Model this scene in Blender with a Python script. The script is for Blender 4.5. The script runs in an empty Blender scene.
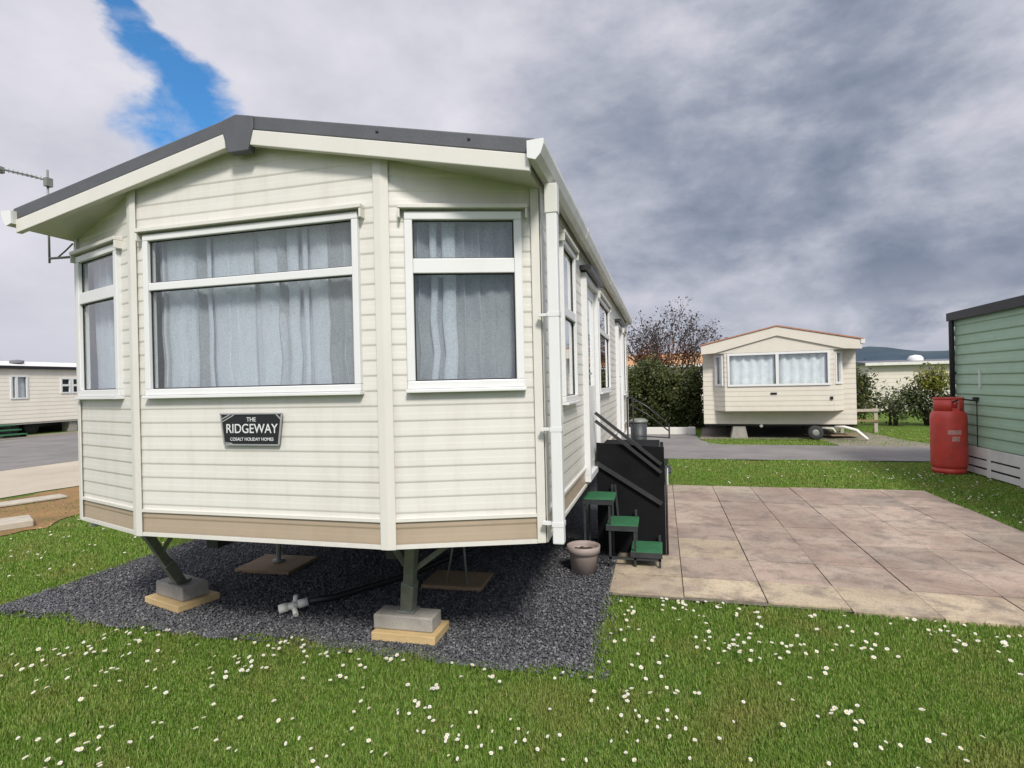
import bpy, math, random
import numpy as np
from mathutils import Vector, Matrix
random.seed(7); RNG = np.random.default_rng(7)
R = math.radians
sc = bpy.context.scene
COL = sc.collection

# ------------------------------------------------------------------ mesh helper
class MB:
    def __init__(self, T=None):
        self.v = []; self.f = []; self.m = []; self.T = T; self.s = []
    def V(self, p):
        self.v.append(tuple(self.T(*p)) if self.T else tuple(p)); return len(self.v) - 1
    def F(self, ids, m=0, smooth=False):
        self.f.append(tuple(ids)[::-1] if getattr(self.T, 'flip', False) else tuple(ids)); self.m.append(m); self.s.append(smooth)
    def poly(self, pts, m=0):
        self.F([self.V(p) for p in pts], m)
    def box(self, x0, x1, y0, y1, z0, z1, m=0):
        i = [self.V(p) for p in ((x0,y0,z0),(x1,y0,z0),(x1,y1,z0),(x0,y1,z0),(x0,y0,z1),(x1,y0,z1),(x1,y1,z1),(x0,y1,z1))]
        for q in ((0,3,2,1),(4,5,6,7),(0,1,5,4),(1,2,6,5),(2,3,7,6),(3,0,4,7)): self.F([i[k] for k in q], m)
    def obox(self, c, size, rz=0, rx=0, ry=0, m=0):
        M = Matrix.Translation(c) @ Matrix.Rotation(rz,4,'Z') @ Matrix.Rotation(ry,4,'Y') @ Matrix.Rotation(rx,4,'X')
        sx, sy, sz = [s/2 for s in size]
        i = [self.V(M @ Vector(p)) for p in ((-sx,-sy,-sz),(sx,-sy,-sz),(sx,sy,-sz),(-sx,sy,-sz),(-sx,-sy,sz),(sx,-sy,sz),(sx,sy,sz),(-sx,sy,sz))]
        for q in ((0,3,2,1),(4,5,6,7),(0,1,5,4),(1,2,6,5),(2,3,7,6),(3,0,4,7)): self.F([i[k] for k in q], m)
    def bar(self, a, b, w, h, m=0, up=(0,0,1)):
        a = Vector(a); b = Vector(b); d = (b-a).normalized(); u = Vector(up)
        if abs(d.dot(u)) > .98: u = Vector((0,1,0))
        s = d.cross(u).normalized(); t = s.cross(d).normalized()
        r = []
        for P in (a, b):
            for x, y in ((-1,-1),(1,-1),(1,1),(-1,1)): r.append(self.V(P + s*x*w/2 + t*y*h/2))
        for k in range(4): self.F((r[k], r[(k+1)%4], r[4+(k+1)%4], r[4+k]), m)
        self.F((r[3],r[2],r[1],r[0]), m); self.F(r[4:8], m)
    def tube(self, pts, r, n=10, m=0, cap=True, r2=None):
        pts = [Vector(p) for p in pts]; rings = []
        nn = len(pts)
        for k, p in enumerate(pts):
            d = (pts[min(k+1,nn-1)] - pts[max(k-1,0)]).normalized()
            u = Vector((0,0,1)) if abs(d.z) < .9 else Vector((1,0,0))
            s = d.cross(u).normalized(); t = d.cross(s)
            rr = r if r2 is None else r + (r2-r)*k/(nn-1)
            rings.append([self.V(p + s*math.cos(2*math.pi*j/n)*rr + t*math.sin(2*math.pi*j/n)*rr) for j in range(n)])
        for k in range(nn-1):
            for j in range(n):
                self.F((rings[k][j], rings[k+1][j], rings[k+1][(j+1)%n], rings[k][(j+1)%n]), m, True)
        if cap: self.F(rings[0], m); self.F(rings[-1][::-1], m)
    def lathe(self, c, prof, n=32, m=0):
        rings = [[self.V((c[0]+r*math.cos(2*math.pi*j/n), c[1]+r*math.sin(2*math.pi*j/n), c[2]+z)) for j in range(n)] for r, z in prof]
        for k in range(len(prof)-1):
            for j in range(n):
                self.F((rings[k][j], rings[k][(j+1)%n], rings[k+1][(j+1)%n], rings[k+1][j]), m, True)
    def prism(self, pts, ext, m=0):
        ext = Vector(ext); n = len(pts)
        a = [self.V(p) for p in pts]; b = [self.V(Vector(p)+ext) for p in pts]
        self.F(a[::-1], m); self.F(b, m)
        for k in range(n): self.F((a[k], a[(k+1)%n], b[(k+1)%n], b[k]), m)
    def build(self, name, mats, parent=None, bevel=0, auto=40):
        me = bpy.data.meshes.new(name); me.from_pydata(self.v, [], self.f)
        if not isinstance(mats, (list, tuple)): mats = [mats]
        for m in mats: me.materials.append(m)
        me.polygons.foreach_set('material_index', self.m); me.polygons.foreach_set('use_smooth', self.s)
        me.update(); o = bpy.data.objects.new(name, me); COL.objects.link(o)
        if parent is not None: attach(o, parent)
        if bevel:
            b = o.modifiers.new('b', 'BEVEL'); b.width = bevel; b.segments = 2; b.limit_method = 'ANGLE'; b.angle_limit = R(40)
        return o

def absloc(o):
    p = Vector(o.location)
    return p
ROOTLOC = {}
def attach(o, parent):
    o.parent = parent
    loc = ROOTLOC.get(parent.name)
    if loc is not None: o.matrix_parent_inverse = Matrix.Translation(loc).inverted()
def tag(o, label=None, cat=None, group=None, kind=None):
    if label: o['label'] = label
    if cat: o['category'] = cat
    if group: o['group'] = group
    if kind: o['kind'] = kind
    return o
def thing(name, label, cat, loc, group=None):
    o = bpy.data.objects.new(name, None); COL.objects.link(o); o.location = loc; o.empty_display_size = .2
    ROOTLOC[o.name] = Vector(loc)
    return tag(o, label, cat, group)
def solo(mb, name, mats, label, cat, loc, group=None, bevel=0):
    """a thing that is one mesh, its origin at its base"""
    l = Vector(loc); mb.v = [tuple(Vector(p)-l) for p in mb.v]
    o = mb.build(name, mats, None, bevel); o.location = l
    return tag(o, label, cat, group)
def np_mesh(name, verts, faces_flat, counts, mat, smooth=False):
    me = bpy.data.meshes.new(name)
    me.vertices.add(len(verts)); me.vertices.foreach_set('co', np.asarray(verts, np.float32).ravel())
    me.loops.add(len(faces_flat)); me.loops.foreach_set('vertex_index', np.asarray(faces_flat, np.int32))
    st = np.concatenate([[0], np.cumsum(counts)[:-1]]).astype(np.int32)
    me.polygons.add(len(counts)); me.polygons.foreach_set('loop_start', st); me.polygons.foreach_set('loop_total', np.asarray(counts, np.int32))
    if smooth: me.polygons.foreach_set('use_smooth', np.ones(len(counts), bool))
    me.materials.append(mat); me.update(calc_edges=True); me.validate()
    o = bpy.data.objects.new(name, me); COL.objects.link(o); return o

# ------------------------------------------------------------------ materials
class NT:
    def __init__(self, tree): self.t = tree
    def n(self, typ, **kw):
        nd = self.t.nodes.new(typ)
        for k, v in kw.items(): setattr(nd, k, v)
        return nd
    def link(self, a, b): self.t.links.new(a, b)
    def set(self, sock, v):
        if hasattr(v, 'is_output'): self.link(v, sock)
        else: sock.default_value = v
    def math(self, op, a, b=0., c=None, clamp=False):
        nd = self.n('ShaderNodeMath', operation=op, use_clamp=clamp); self.set(nd.inputs[0], a); self.set(nd.inputs[1], b)
        if c is not None: self.set(nd.inputs[2], c)
        return nd.outputs[0]
    def noise(self, vec, scale, detail=4, rough=.55, dist=0, dim='3D'):
        nd = self.n('ShaderNodeTexNoise'); nd.inputs['Scale'].default_value = scale; nd.inputs['Detail'].default_value = detail
        nd.inputs['Roughness'].default_value = rough; nd.inputs['Distortion'].default_value = dist
        if vec is not None: self.link(vec, nd.inputs['Vector'])
        return nd.outputs['Fac']
    def ramp(self, fac, stops, interp='LINEAR'):
        nd = self.n('ShaderNodeValToRGB'); nd.color_ramp.interpolation = interp; e = nd.color_ramp.elements
        while len(e) < len(stops): e.new(.5)
        for k, (p, c) in enumerate(stops):
            e[k].position = p; e[k].color = (c, c, c, 1) if isinstance(c, (int, float)) else (*c, 1)
        self.set(nd.inputs[0], fac); return nd.outputs[0]
    def mix(self, fac, a, b, blend='MIX'):
        nd = self.n('ShaderNodeMix', data_type='RGBA', blend_type=blend)
        self.set(nd.inputs['Factor'], fac)
        for s, v in ((nd.inputs['A'], a), (nd.inputs['B'], b)):
            i = [x for x in nd.inputs if x.name == s.name and x.type == 'RGBA'][0]
            if hasattr(v, 'is_output'): self.link(v, i)
            else: i.default_value = (*v, 1)
        return [o for o in nd.outputs if o.type == 'RGBA'][0]
    def bump(self, h, strength, dist, normal=None):
        nd = self.n('ShaderNodeBump'); nd.inputs['Strength'].default_value = strength; nd.inputs['Distance'].default_value = dist
        self.link(h, nd.inputs['Height'])
        if normal is not None: self.link(normal, nd.inputs['Normal'])
        return nd.outputs[0]
    def pos(self): return self.n('ShaderNodeNewGeometry').outputs['Position']
    def mapped(self, vec, scale):
        nd = self.n('ShaderNodeMapping'); nd.inputs['Scale'].default_value = scale; self.link(vec, nd.inputs['Vector']); return nd.outputs[0]
def newmat(name):
    m = bpy.data.materials.new(name); m.use_nodes = True; t = NT(m.node_tree)
    p = m.node_tree.nodes['Principled BSDF']; return m, t, p
def mat(name, base, rough=.5, var=.12, scale=6., metal=0., bump=0., bscale=80., dirt=None, dirt_amt=.0, spec=.5, dscale=(3,3,1.2)):
    m, t, p = newmat(name)
    pos = t.pos()
    b = Vector(base)
    c = t.ramp(t.noise(pos, scale, 5, .6), [(.3, tuple(b*(1-var))), (.7, tuple(b*(1+var)))])
    if dirt is not None:
        d = t.noise(t.mapped(pos, dscale), 2.2, 7, .65)
        c = t.mix(t.math('MULTIPLY', t.ramp(d, [(.48, 0.), (.75, 1.)]), dirt_amt), c, dirt)
    t.link(c, p.inputs['Base Color'])
    rr = t.n('ShaderNodeMapRange'); rr.inputs['To Min'].default_value = max(0,rough-.08); rr.inputs['To Max'].default_value = min(1,rough+.1)
    t.link(t.noise(pos, scale*3, 3), rr.inputs['Value']); t.link(rr.outputs[0], p.inputs['Roughness'])
    p.inputs['Metallic'].default_value = metal; p.inputs['Specular IOR Level'].default_value = spec
    if bump: t.link(t.bump(t.noise(pos, bscale, 5, .6), bump, .01), p.inputs['Normal'])
    return m

M = {}
M['cream']  = mat('cream_cladding', (.60,.58,.535), .38, .03, 1.7, dirt=(.42,.385,.31), dirt_amt=.30, bump=.05, bscale=30, dscale=(5,5,.7))
M['cream2'] = mat('cream_trim', (.605,.585,.535), .35, .03, 3, dirt=(.45,.42,.35), dirt_amt=.15)
M['cream_side'] = mat('pale_cream_cladding', (.74,.69,.60), .45, .04, 2, dirt=(.6,.54,.45), dirt_amt=.25)
M['tan']    = mat('tan_cladding', (.36,.285,.21), .42, .06, 2, dirt=(.24,.18,.12), dirt_amt=.25)
M['upvc']   = mat('white_upvc', (.66,.66,.655), .3, .02, 4, dirt=(.5,.49,.45), dirt_amt=.15)
M['gutter'] = mat('white_gutter', (.62,.61,.57), .35, .03, 4, dirt=(.36,.35,.27), dirt_amt=.45)
M['roof']   = mat('grey_roof_steel', (.078,.081,.09), .5, .12, 8, bump=.15, bscale=60)
M['floor']  = mat('dark_floor_board', (.03,.03,.03), .8, .2)
M['steel']  = mat('galvanised_steel', (.20,.215,.19), .55, .2, 10, metal=.3, dirt=(.12,.08,.05), dirt_amt=.4)
M['darksteel'] = mat('dark_steel', (.035,.037,.04), .5, .25, 9, metal=.2)
M['concrete'] = mat('concrete', (.30,.28,.25), .9, .16, 9, bump=.5, bscale=90, dirt=(.2,.19,.16), dirt_amt=.5)
M['wood']   = mat('new_board', (.50,.36,.175), .75, .12, 5, bump=.3, bscale=50, dirt=(.35,.25,.13), dirt_amt=.5, dscale=(3,14,14))
M['oldwood']= mat('weathered_board', (.24,.17,.095), .85, .2, 5, bump=.3)
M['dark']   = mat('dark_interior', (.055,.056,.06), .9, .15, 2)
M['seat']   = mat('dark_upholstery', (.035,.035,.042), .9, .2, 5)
M['black']  = mat('black_panel', (.006,.006,.007), .9, .3, 5, bump=.25, bscale=25, spec=.2)
M['rail']   = mat('black_rail', (.03,.03,.033), .4, .2)
M['rubber'] = mat('rubber', (.02,.02,.02), .75, .2)
M['green_tread'] = mat('green_tread', (.022,.125,.05), .7, .16, 14, bump=.6, bscale=120, dirt=(.05,.08,.04), dirt_amt=.35, dscale=(4,4,4))
M['pot']    = mat('grey_pink_pot', (.27,.215,.19), .6, .1, 9, dirt=(.36,.31,.28), dirt_amt=.5)
M['soil']   = mat('soil', (.05,.032,.022), .95, .3, 20, bump=.8)
M['red']    = mat('red_gas_paint', (.56,.055,.042), .42, .16, 6, dirt=(.33,.085,.07), dirt_amt=.6, dscale=(5,5,4), bump=.08, bscale=40)
M['label']  = mat('faded_label', (.55,.28,.25), .6, .25, 30)
M['brass']  = mat('brass_valve', (.3,.22,.09), .4, .2, metal=.8)
M['gclad']  = mat('green_cladding', (.33,.485,.355), .45, .06, 2, dirt=(.26,.38,.27), dirt_amt=.35, dscale=(2,2,5))
M['blacktrim'] = mat('black_trim', (.014,.014,.016), .45, .2)
M['skirt']  = mat('white_skirt_board', (.66,.65,.62), .6, .06, 5, dirt=(.5,.49,.43), dirt_amt=.5)
M['cream_far'] = mat('far_cream_cladding', (.60,.555,.475), .45, .04, 2, dirt=(.5,.45,.37), dirt_amt=.3)
M['terracotta'] = mat('terracotta_roof_edge', (.36,.17,.10), .7, .12, 6)
M['orange'] = mat('orange_roof', (.40,.225,.11), .8, .1, 4)
M['greyroof']= mat('grey_roof', (.13,.13,.15), .7, .1, 3)
M['whiteplastic'] = mat('white_pipe', (.68,.67,.60), .4, .1, 20, dirt=(.4,.37,.3), dirt_amt=.5, dscale=(9,9,9))
M['blackpipe'] = mat('black_pipe', (.012,.012,.013), .5, .2)
M['bark']   = mat('bark', (.062,.045,.036), .9, .3, 12, bump=.5)
M['cloth_far'] = mat('far_window_curtain', (.74,.75,.77), .8, .1, 8)
M['kerb']   = mat('kerb_stone', (.40,.36,.29), .9, .12, 5, bump=.4, dirt=(.26,.22,.16), dirt_amt=.5)
M['drum']   = mat('grey_plastic_bin', (.035,.042,.045), .5, .15)
M['plate']  = mat('black_nameplate', (.012,.013,.016), .3, .1)
M['silver'] = mat('silver_edge', (.42,.42,.43), .35, .1, metal=.5)
M['letter'] = mat('silver_letters', (.62,.62,.63), .5, .05)

def glass(name, tint=(.93,.95,.95)):
    m, t, p = newmat(name); nt = m.node_tree; out = nt.nodes['Material Output']
    tr = t.n('ShaderNodeBsdfTransparent'); tr.inputs[0].default_value = (*tint,1)
    gl = t.n('ShaderNodeBsdfGlossy'); gl.inputs['Roughness'].default_value = .02; gl.inputs[0].default_value = (1,1,1,1)
    fr = t.n('ShaderNodeFresnel'); fr.inputs[0].default_value = 1.52; front = t.math('SUBTRACT', 1., t.n('ShaderNodeNewGeometry').outputs['Backfacing'])
    pos = t.pos(); t.link(t.bump(t.noise(pos, 1.6, 2), .05, .05), gl.inputs['Normal'])
    mx = t.n('ShaderNodeMixShader'); t.link(t.math('MULTIPLY', t.math('MULTIPLY', fr.outputs[0], 1.9, clamp=True), front), mx.inputs[0]); t.link(tr.outputs[0], mx.inputs[1]); t.link(gl.outputs[0], mx.inputs[2])
    t.link(mx.outputs[0], out.inputs[0]); nt.nodes.remove(p); return m
M['glass'] = glass('window_glass')
def net():
    m, t, p = newmat('net_curtain'); nt = m.node_tree; out = nt.nodes['Material Output']
    pos = t.pos()
    tr = t.n('ShaderNodeBsdfTransparent'); df = t.n('ShaderNodeBsdfDiffuse'); tl = t.n('ShaderNodeBsdfTranslucent')
    df.inputs[0].default_value = (.855,.885,.945,1); tl.inputs[0].default_value = (.855,.885,.945,1)
    a = t.n('ShaderNodeMixShader'); a.inputs[0].default_value = .4; t.link(df.outputs[0], a.inputs[1]); t.link(tl.outputs[0], a.inputs[2])
    lace = t.ramp(t.noise(pos, 120, 3, .7), [(.36, 0.), (.64, 1.)])
    sw = t.ramp(t.noise(t.mapped(pos, (1,1,.5)), 14, 4, .6, 1.5), [(.4, 0.), (.6, 1.)])
    fac = t.math('ADD', t.math('ADD', .43, t.math('MULTIPLY', lace, .14)), t.math('MULTIPLY', sw, .05))
    mx = t.n('ShaderNodeMixShader'); t.link(fac, mx.inputs[0]); t.link(tr.outputs[0], mx.inputs[1]); t.link(a.outputs[0], mx.inputs[2])
    t.link(mx.outputs[0], out.inputs[0]); nt.nodes.remove(p); return m
M['net'] = net()
def island_mat(name, stops, rough=.6, trans=0., posvar=None, spec=.3):
    m, t, p = newmat(name); g = t.n('ShaderNodeNewGeometry')
    c = t.ramp(g.outputs['Random Per Island'], stops)
    if posvar:
        sc_, lo, hi, col = posvar
        c = t.mix(t.ramp(t.noise(g.outputs['Position'], sc_, 5, .6), [(lo, 0.), (hi, .75)]), c, col)
    t.link(c, p.inputs['Base Color']); p.inputs['Roughness'].default_value = rough; p.inputs['Specular IOR Level'].default_value = spec
    if trans:
        out = m.node_tree.nodes['Material Output']; tl = t.n('ShaderNodeBsdfTranslucent'); t.link(c, tl.inputs[0])
        mx = t.n('ShaderNodeMixShader'); mx.inputs[0].default_value = trans; t.link(p.outputs[0], mx.inputs[1]); t.link(tl.outputs[0], mx.inputs[2]); t.link(mx.outputs[0], out.inputs[0])
    return m
M['blade'] = island_mat('grass_blade', [(0,(.10,.20,.028)),(.45,(.20,.335,.05)),(.8,(.285,.41,.08)),(1,(.42,.41,.17))], .5, .5, (1.6,.48,.74,(.34,.32,.10)))
M['pebble'] = island_mat('slate_pebble', [(0,(.045,.046,.05)),(.5,(.088,.09,.098)),(.88,(.14,.14,.148)),(1,(.22,.215,.21))], .65)
M['hedgeleaf'] = island_mat('hedge_leaf', [(0,(.028,.046,.013)),(.6,(.062,.08,.022)),(1,(.13,.12,.04))], .5, .25)
M['bushleaf'] = island_mat('bush_leaf', [(0,(.04,.058,.02)),(.6,(.085,.11,.04)),(1,(.16,.17,.075))], .5, .25)
M['yellowleaf'] = island_mat('yellow_leaf', [(0,(.10,.12,.02)),(.6,(.18,.19,.03)),(1,(.30,.28,.05))], .5, .25)
M['redleaf'] = island_mat('rust_leaf', [(0,(.06,.03,.02)),(.55,(.13,.055,.028)),(1,(.26,.10,.04))], .6, .2)
M['darkleaf'] = island_mat('dark_leaf', [(0,(.02,.018,.02)),(.6,(.05,.04,.035)),(1,(.09,.06,.045))], .6, .2)
M['petal'] = mat('daisy_petal', (.62,.61,.58), .6, .03)
M['yolk'] = mat('daisy_centre', (.62,.42,.03), .7, .1, 200)
M['stem'] = mat('daisy_stem', (.08,.14,.03), .6, .1)

# ground materials
def ground_mat():
    m, t, p = newmat('lawn_ground'); pos = t.pos()
    a = t.noise(pos, .55, 6, .6); b = t.noise(pos, 9, 6, .7); d = t.noise(pos, 1.7, 5, .6)
    c = t.ramp(b, [(.25,(.06,.105,.018)),(.55,(.11,.18,.03)),(.8,(.165,.225,.055))])
    c = t.mix(t.ramp(a, [(.45,0.),(.75,.55)]), c, (.125,.135,.032))
    c = t.mix(t.ramp(d, [(.58,0.),(.78,.6)]), c, (.14,.10,.045))
    t.link(c, p.inputs['Base Color']); p.inputs['Roughness'].default_value = .9; p.inputs['Specular IOR Level'].default_value = .1
    t.link(t.bump(t.noise(pos, 40, 6, .75), .9, .04), p.inputs['Normal']); return m
M['ground'] = ground_mat()
def gravel_mat():
    m, t, p = newmat('slate_gravel'); pos = t.pos()
    v = t.n('ShaderNodeTexVoronoi'); v.inputs['Scale'].default_value = 75; t.link(pos, v.inputs['Vector'])
    sep = t.n('ShaderNodeSeparateColor'); t.link(v.outputs['Color'], sep.inputs[0])
    c = t.ramp(sep.outputs[0], [(0,(.03,.032,.037)),(.6,(.07,.073,.083)),(1,(.15,.15,.16))])
    t.link(c, p.inputs['Base Color']); p.inputs['Roughness'].default_value = .8
    h = t.math('SUBTRACT', 1., v.outputs['Distance']); t.link(t.bump(h, 1., .02), p.inputs['Normal']); return m
M['gravel'] = gravel_mat()
def asphalt(name, lo, hi, sc_=1.):
    m, t, p = newmat(name); pos = t.pos()
    c = t.ramp(t.noise(pos, .7*sc_, 6, .65), [(.3, lo), (.7, hi)])
    c = t.mix(t.ramp(t.noise(pos, 90, 3, .7), [(.35,0.),(.7,.35)]), c, tuple(Vector(hi)*1.5))
    t.link(c, p.inputs['Base Color']); p.inputs['Roughness'].default_value = .9
    t.link(t.bump(t.noise(pos, 120, 4), .4, .01), p.inputs['Normal']); return m
M['asphalt'] = asphalt('asphalt', (.10,.093,.088), (.20,.187,.175), 1.6)
M['concrete_pad'] = asphalt('pale_concrete', (.30,.25,.19), (.42,.365,.285))
M['earth'] = asphalt('bare_earth', (.085,.062,.022), (.27,.145,.055), 2.5)
M['track'] = asphalt('gravel_track', (.12,.105,.08), (.21,.185,.145), 2)
def slab_mat():
    m, t, p = newmat('patio_slabs'); pos = t.pos()
    at = t.n('ShaderNodeAttribute', attribute_name='slab'); base = at.outputs['Color']
    big = t.noise(pos, .9, 8, .68, .6); med = t.noise(pos, 4.5, 8, .7, .4); fine = t.noise(pos, 60, 4, .7)
    c = t.mix(t.ramp(big, [(.44,0.),(.62,.68)]), base, (.215,.145,.113))
    c = t.mix(t.ramp(med, [(.47,0.),(.64,.72)]), c, (.15,.12,.10))
    c = t.mix(t.ramp(t.noise(pos, 2.3, 8, .72, .8), [(.53,0.),(.68,.55)]), c, (.40,.34,.275))
    c = t.mix(t.ramp(fine, [(.35,.35),(.55,0.)]), c, (.12,.09,.075))
    lich = t.ramp(t.noise(pos, 26, 3, .6), [(.69,0.),(.74,.6)])
    lich = t.math('MULTIPLY', lich, t.ramp(t.noise(pos, 1.1, 3), [(.5,0.),(.65,1.)]))
    c = t.mix(lich, c, (.50,.49,.44))
    t.link(c, p.inputs['Base Color']); p.inputs['Roughness'].default_value = .85
    t.link(t.bump(fine, .35, .008), p.inputs['Normal']); return m
M['slab'] = slab_mat()
M['joint'] = mat('dark_joint', (.13,.11,.085), .95, .3, 20)
def hill_mat():
    m, t, p = newmat('far_hill'); pos = t.pos()
    c = t.ramp(t.noise(pos, .012, 6, .6), [(.35,(.045,.066,.09)),(.65,(.075,.098,.115))])
    t.link(c, p.inputs['Base Color']); p.inputs['Roughness'].default_value = 1; p.inputs['Specular IOR Level'].default_value = 0; return m
M['hill'] = hill_mat()

# ------------------------------------------------------------------ panel tools
def frame(A, B):
    """panel frame: s along A->B, d outwards (to the right of A->B seen from above), z up"""
    A = Vector((A[0],A[1],0)); B = Vector((B[0],B[1],0)); t = (B-A).normalized(); n = Vector((t.y,-t.x,0))
    T = lambda s, d, z: A + t*s + n*d + Vector((0,0,z))
    T.flip = True
    return T, (B-A).length
def clad(mb, L, zb, top, holes, pitch=.077, depth=.0034, s0=0., m=0, m_low=None, zlow=0.):
    """shiplap cladding strips in a panel frame, window openings left open. top(s): upper edge"""
    if not callable(top): tv = top; top = lambda s: tv
    zmax = max(top(s0), top(L), *(top(s0+(L-s0)*k/20) for k in range(21)))
    levels = []
    z = zb
    prof = [(0., .25), (.09, .95), (.16, 1.), (.46, .70), (.56, .46), (.97, .0)]
    while z < zmax:
        for t_, d in prof: levels.append((z + pitch*t_, d*depth))
        z += pitch
    def dep(zz):
        t_ = ((zz-zb)/pitch) % 1.
        for (a, da), (b, db) in zip(prof, prof[1:]):
            if a <= t_ <= b: return depth*(da+(db-da)*(t_-a)/(b-a))
        return 0.
    cuts = sorted({h[2] for h in holes} | {h[3] for h in holes})
    for c in cuts: levels.append((c, dep(c)))
    levels = sorted(l for l in levels if l[0] <= zmax)
    levels.append((zmax, 0.))
    N = 40
    for (za, da), (zc, dc) in zip(levels, levels[1:]):
        if zc - za < 1e-5: continue
        zm = (za+zc)/2
        # s-range below the top line
        ss = [s0+(L-s0)*k/N for k in range(N+1)]
        inside = [s for s in ss if top(s) >= zm]
        if not inside: continue
        a, b = inside[0], inside[-1]
        iv = [(a, b)]
        for h0, h1, hz0, hz1 in holes:
            if hz0 <= zm <= hz1:
                nv = []
                for p, q in iv:
                    if h1 <= p or h0 >= q: nv.append((p, q)); continue
                    if h0 > p: nv.append((p, h0))
                    if h1 < q: nv.append((h1, q))
                iv = nv
        mi = m_low if (m_low is not None and zm < zlow) else m
        for p, q in iv:
            mb.poly(((p,da,za),(p,dc,zc),(q,dc,zc),(q,da,za)), mi)
def rect_frame(mb, s0, s1, z0, z1, w, d0, d1, m=0):
    mb.box(s0, s1, d0, d1, z0, z0+w, m); mb.box(s0, s1, d0, d1, z1-w, z1, m)
    mb.box(s0, s0+w, d0, d1, z0+w, z1-w, m); mb.box(s1-w, s1, d0, d1, z0+w, z1-w, m)
def curtain(T, s0, s1, z0, z1, d, seed, parent, nf=None, amp=.03, name='curtain'):
    rnd = random.Random(seed); w = s1-s0; nf = nf or max(3, int(w/.11))
    mb = MB(T); n = nf*16; cols = []
    ph = [rnd.choice((.35,.6,.9,1.1,1.3)) for _ in range(nf+1)]
    acc = 0; pos = []
    for k in range(n+1):
        u = k/n; i = min(int(u*nf), nf-1); fr = u*nf - i
        a = ph[i]
        over = (.044*a*a)*math.sin(2*math.pi*fr)     # cloth doubles back on itself
        s = s0 + u*w + over
        dd = d - amp*(.5+.5*math.cos(2*math.pi*fr))*a - .006*math.sin(7*u*nf)
        cols.append((min(max(s, s0), s1), dd))
    rows = 5
    ids = [[mb.V((s + .012*math.sin(3*r+s*9)*(r/rows), dd - .02*(r/rows)*rnd.uniform(.6,1.), z1 + (z0-z1)*r/rows)) for s, dd in cols] for r in range(rows+1)]
    for r in range(rows):
        for k in range(n): mb.F((ids[r][k], ids[r][k+1], ids[r+1][k+1], ids[r+1][k]), 0, True)
    return mb.build(name, M['net'], parent)
def window(T, s0, s1, z0, z1, root, transom=None, w=.035, seed=1, lintel=True, sill=True, curt=True, d=.028, nf=None, mull=None, wall_d=0., amp=.03):
    """frame > panes, curtain, lintel, sill as children of the window part"""
    f = MB(T); d0 = wall_d-.03
    rect_frame(f, s0, s1, z0, z1, w, d0, wall_d+d)
    panes = []
    if transom:
        f.box(s0+w, s1-w, d0, wall_d+d-.004, transom[0], transom[1]); panes = [(s0+w, s1-w, z0+w, transom[0]), (s0+w, s1-w, transom[1], z1-w)]
    elif mull:
        f.box(mull[0], mull[1], d0, wall_d+d-.004, z0+w, z1-w); panes = [(s0+w, mull[0], z0+w, z1-w), (mull[1], s1-w, z0+w, z1-w)]
    else: panes = [(s0+w, s1-w, z0+w, z1-w)]
    win = f.build('window', M['upvc'], root, bevel=.004)
    for a, b, c, e in panes:
        g = MB(T); g.box(a-.004, b+.004, wall_d-.004, wall_d, c-.004, e+.004); g.build('pane', M['glass'], win)
        k = MB(T); rect_frame(k, a, b, c, e, .006, wall_d+.001, wall_d+.007); k.build('gasket', M['rubber'], win)
    if lintel:
        l = MB(T); l.box(s0-.03, s1+.03, wall_d+.0, wall_d+.05, z1+.012, z1+.034); l.box(s0-.03, s0-.018, wall_d+.0, wall_d+.046, z1-.035, z1+.012); l.box(s1+.018, s1+.03, wall_d, wall_d+.046, z1-.035, z1+.012)
        l.build('lintel', M['cream2'], win, bevel=.003)
    if sill:
        l = MB(T); l.box(s0-.006, s1+.006, wall_d, wall_d+.045, z0-.018, z0-.001); l.build('sill', M['upvc'], win, bevel=.003)
    if curt: curtain(T, s0+w*.5, s1-w*.5, z0+.01, z1-.012, (wall_d-.055 if amp > .02 else wall_d-.022), seed, win, nf, amp)
    return win

# ------------------------------------------------------------------ main caravan
Wd, Ba, Bb, HB, LEN = 3.05, .744, .256, .708, 7.36
RID = 2.945; SL = (2.945-2.612)/(1.525+.06)
def roofz(x): return RID - SL*abs(x+1.525)             # top surface
van = thing('static_caravan', 'large cream static caravan with bay front, dark grey roof edge and black nameplate', 'caravan', (-1.525, 3.5, 0))
body = MB(); bands = None
def under(x): return roofz(x)-.10
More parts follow.
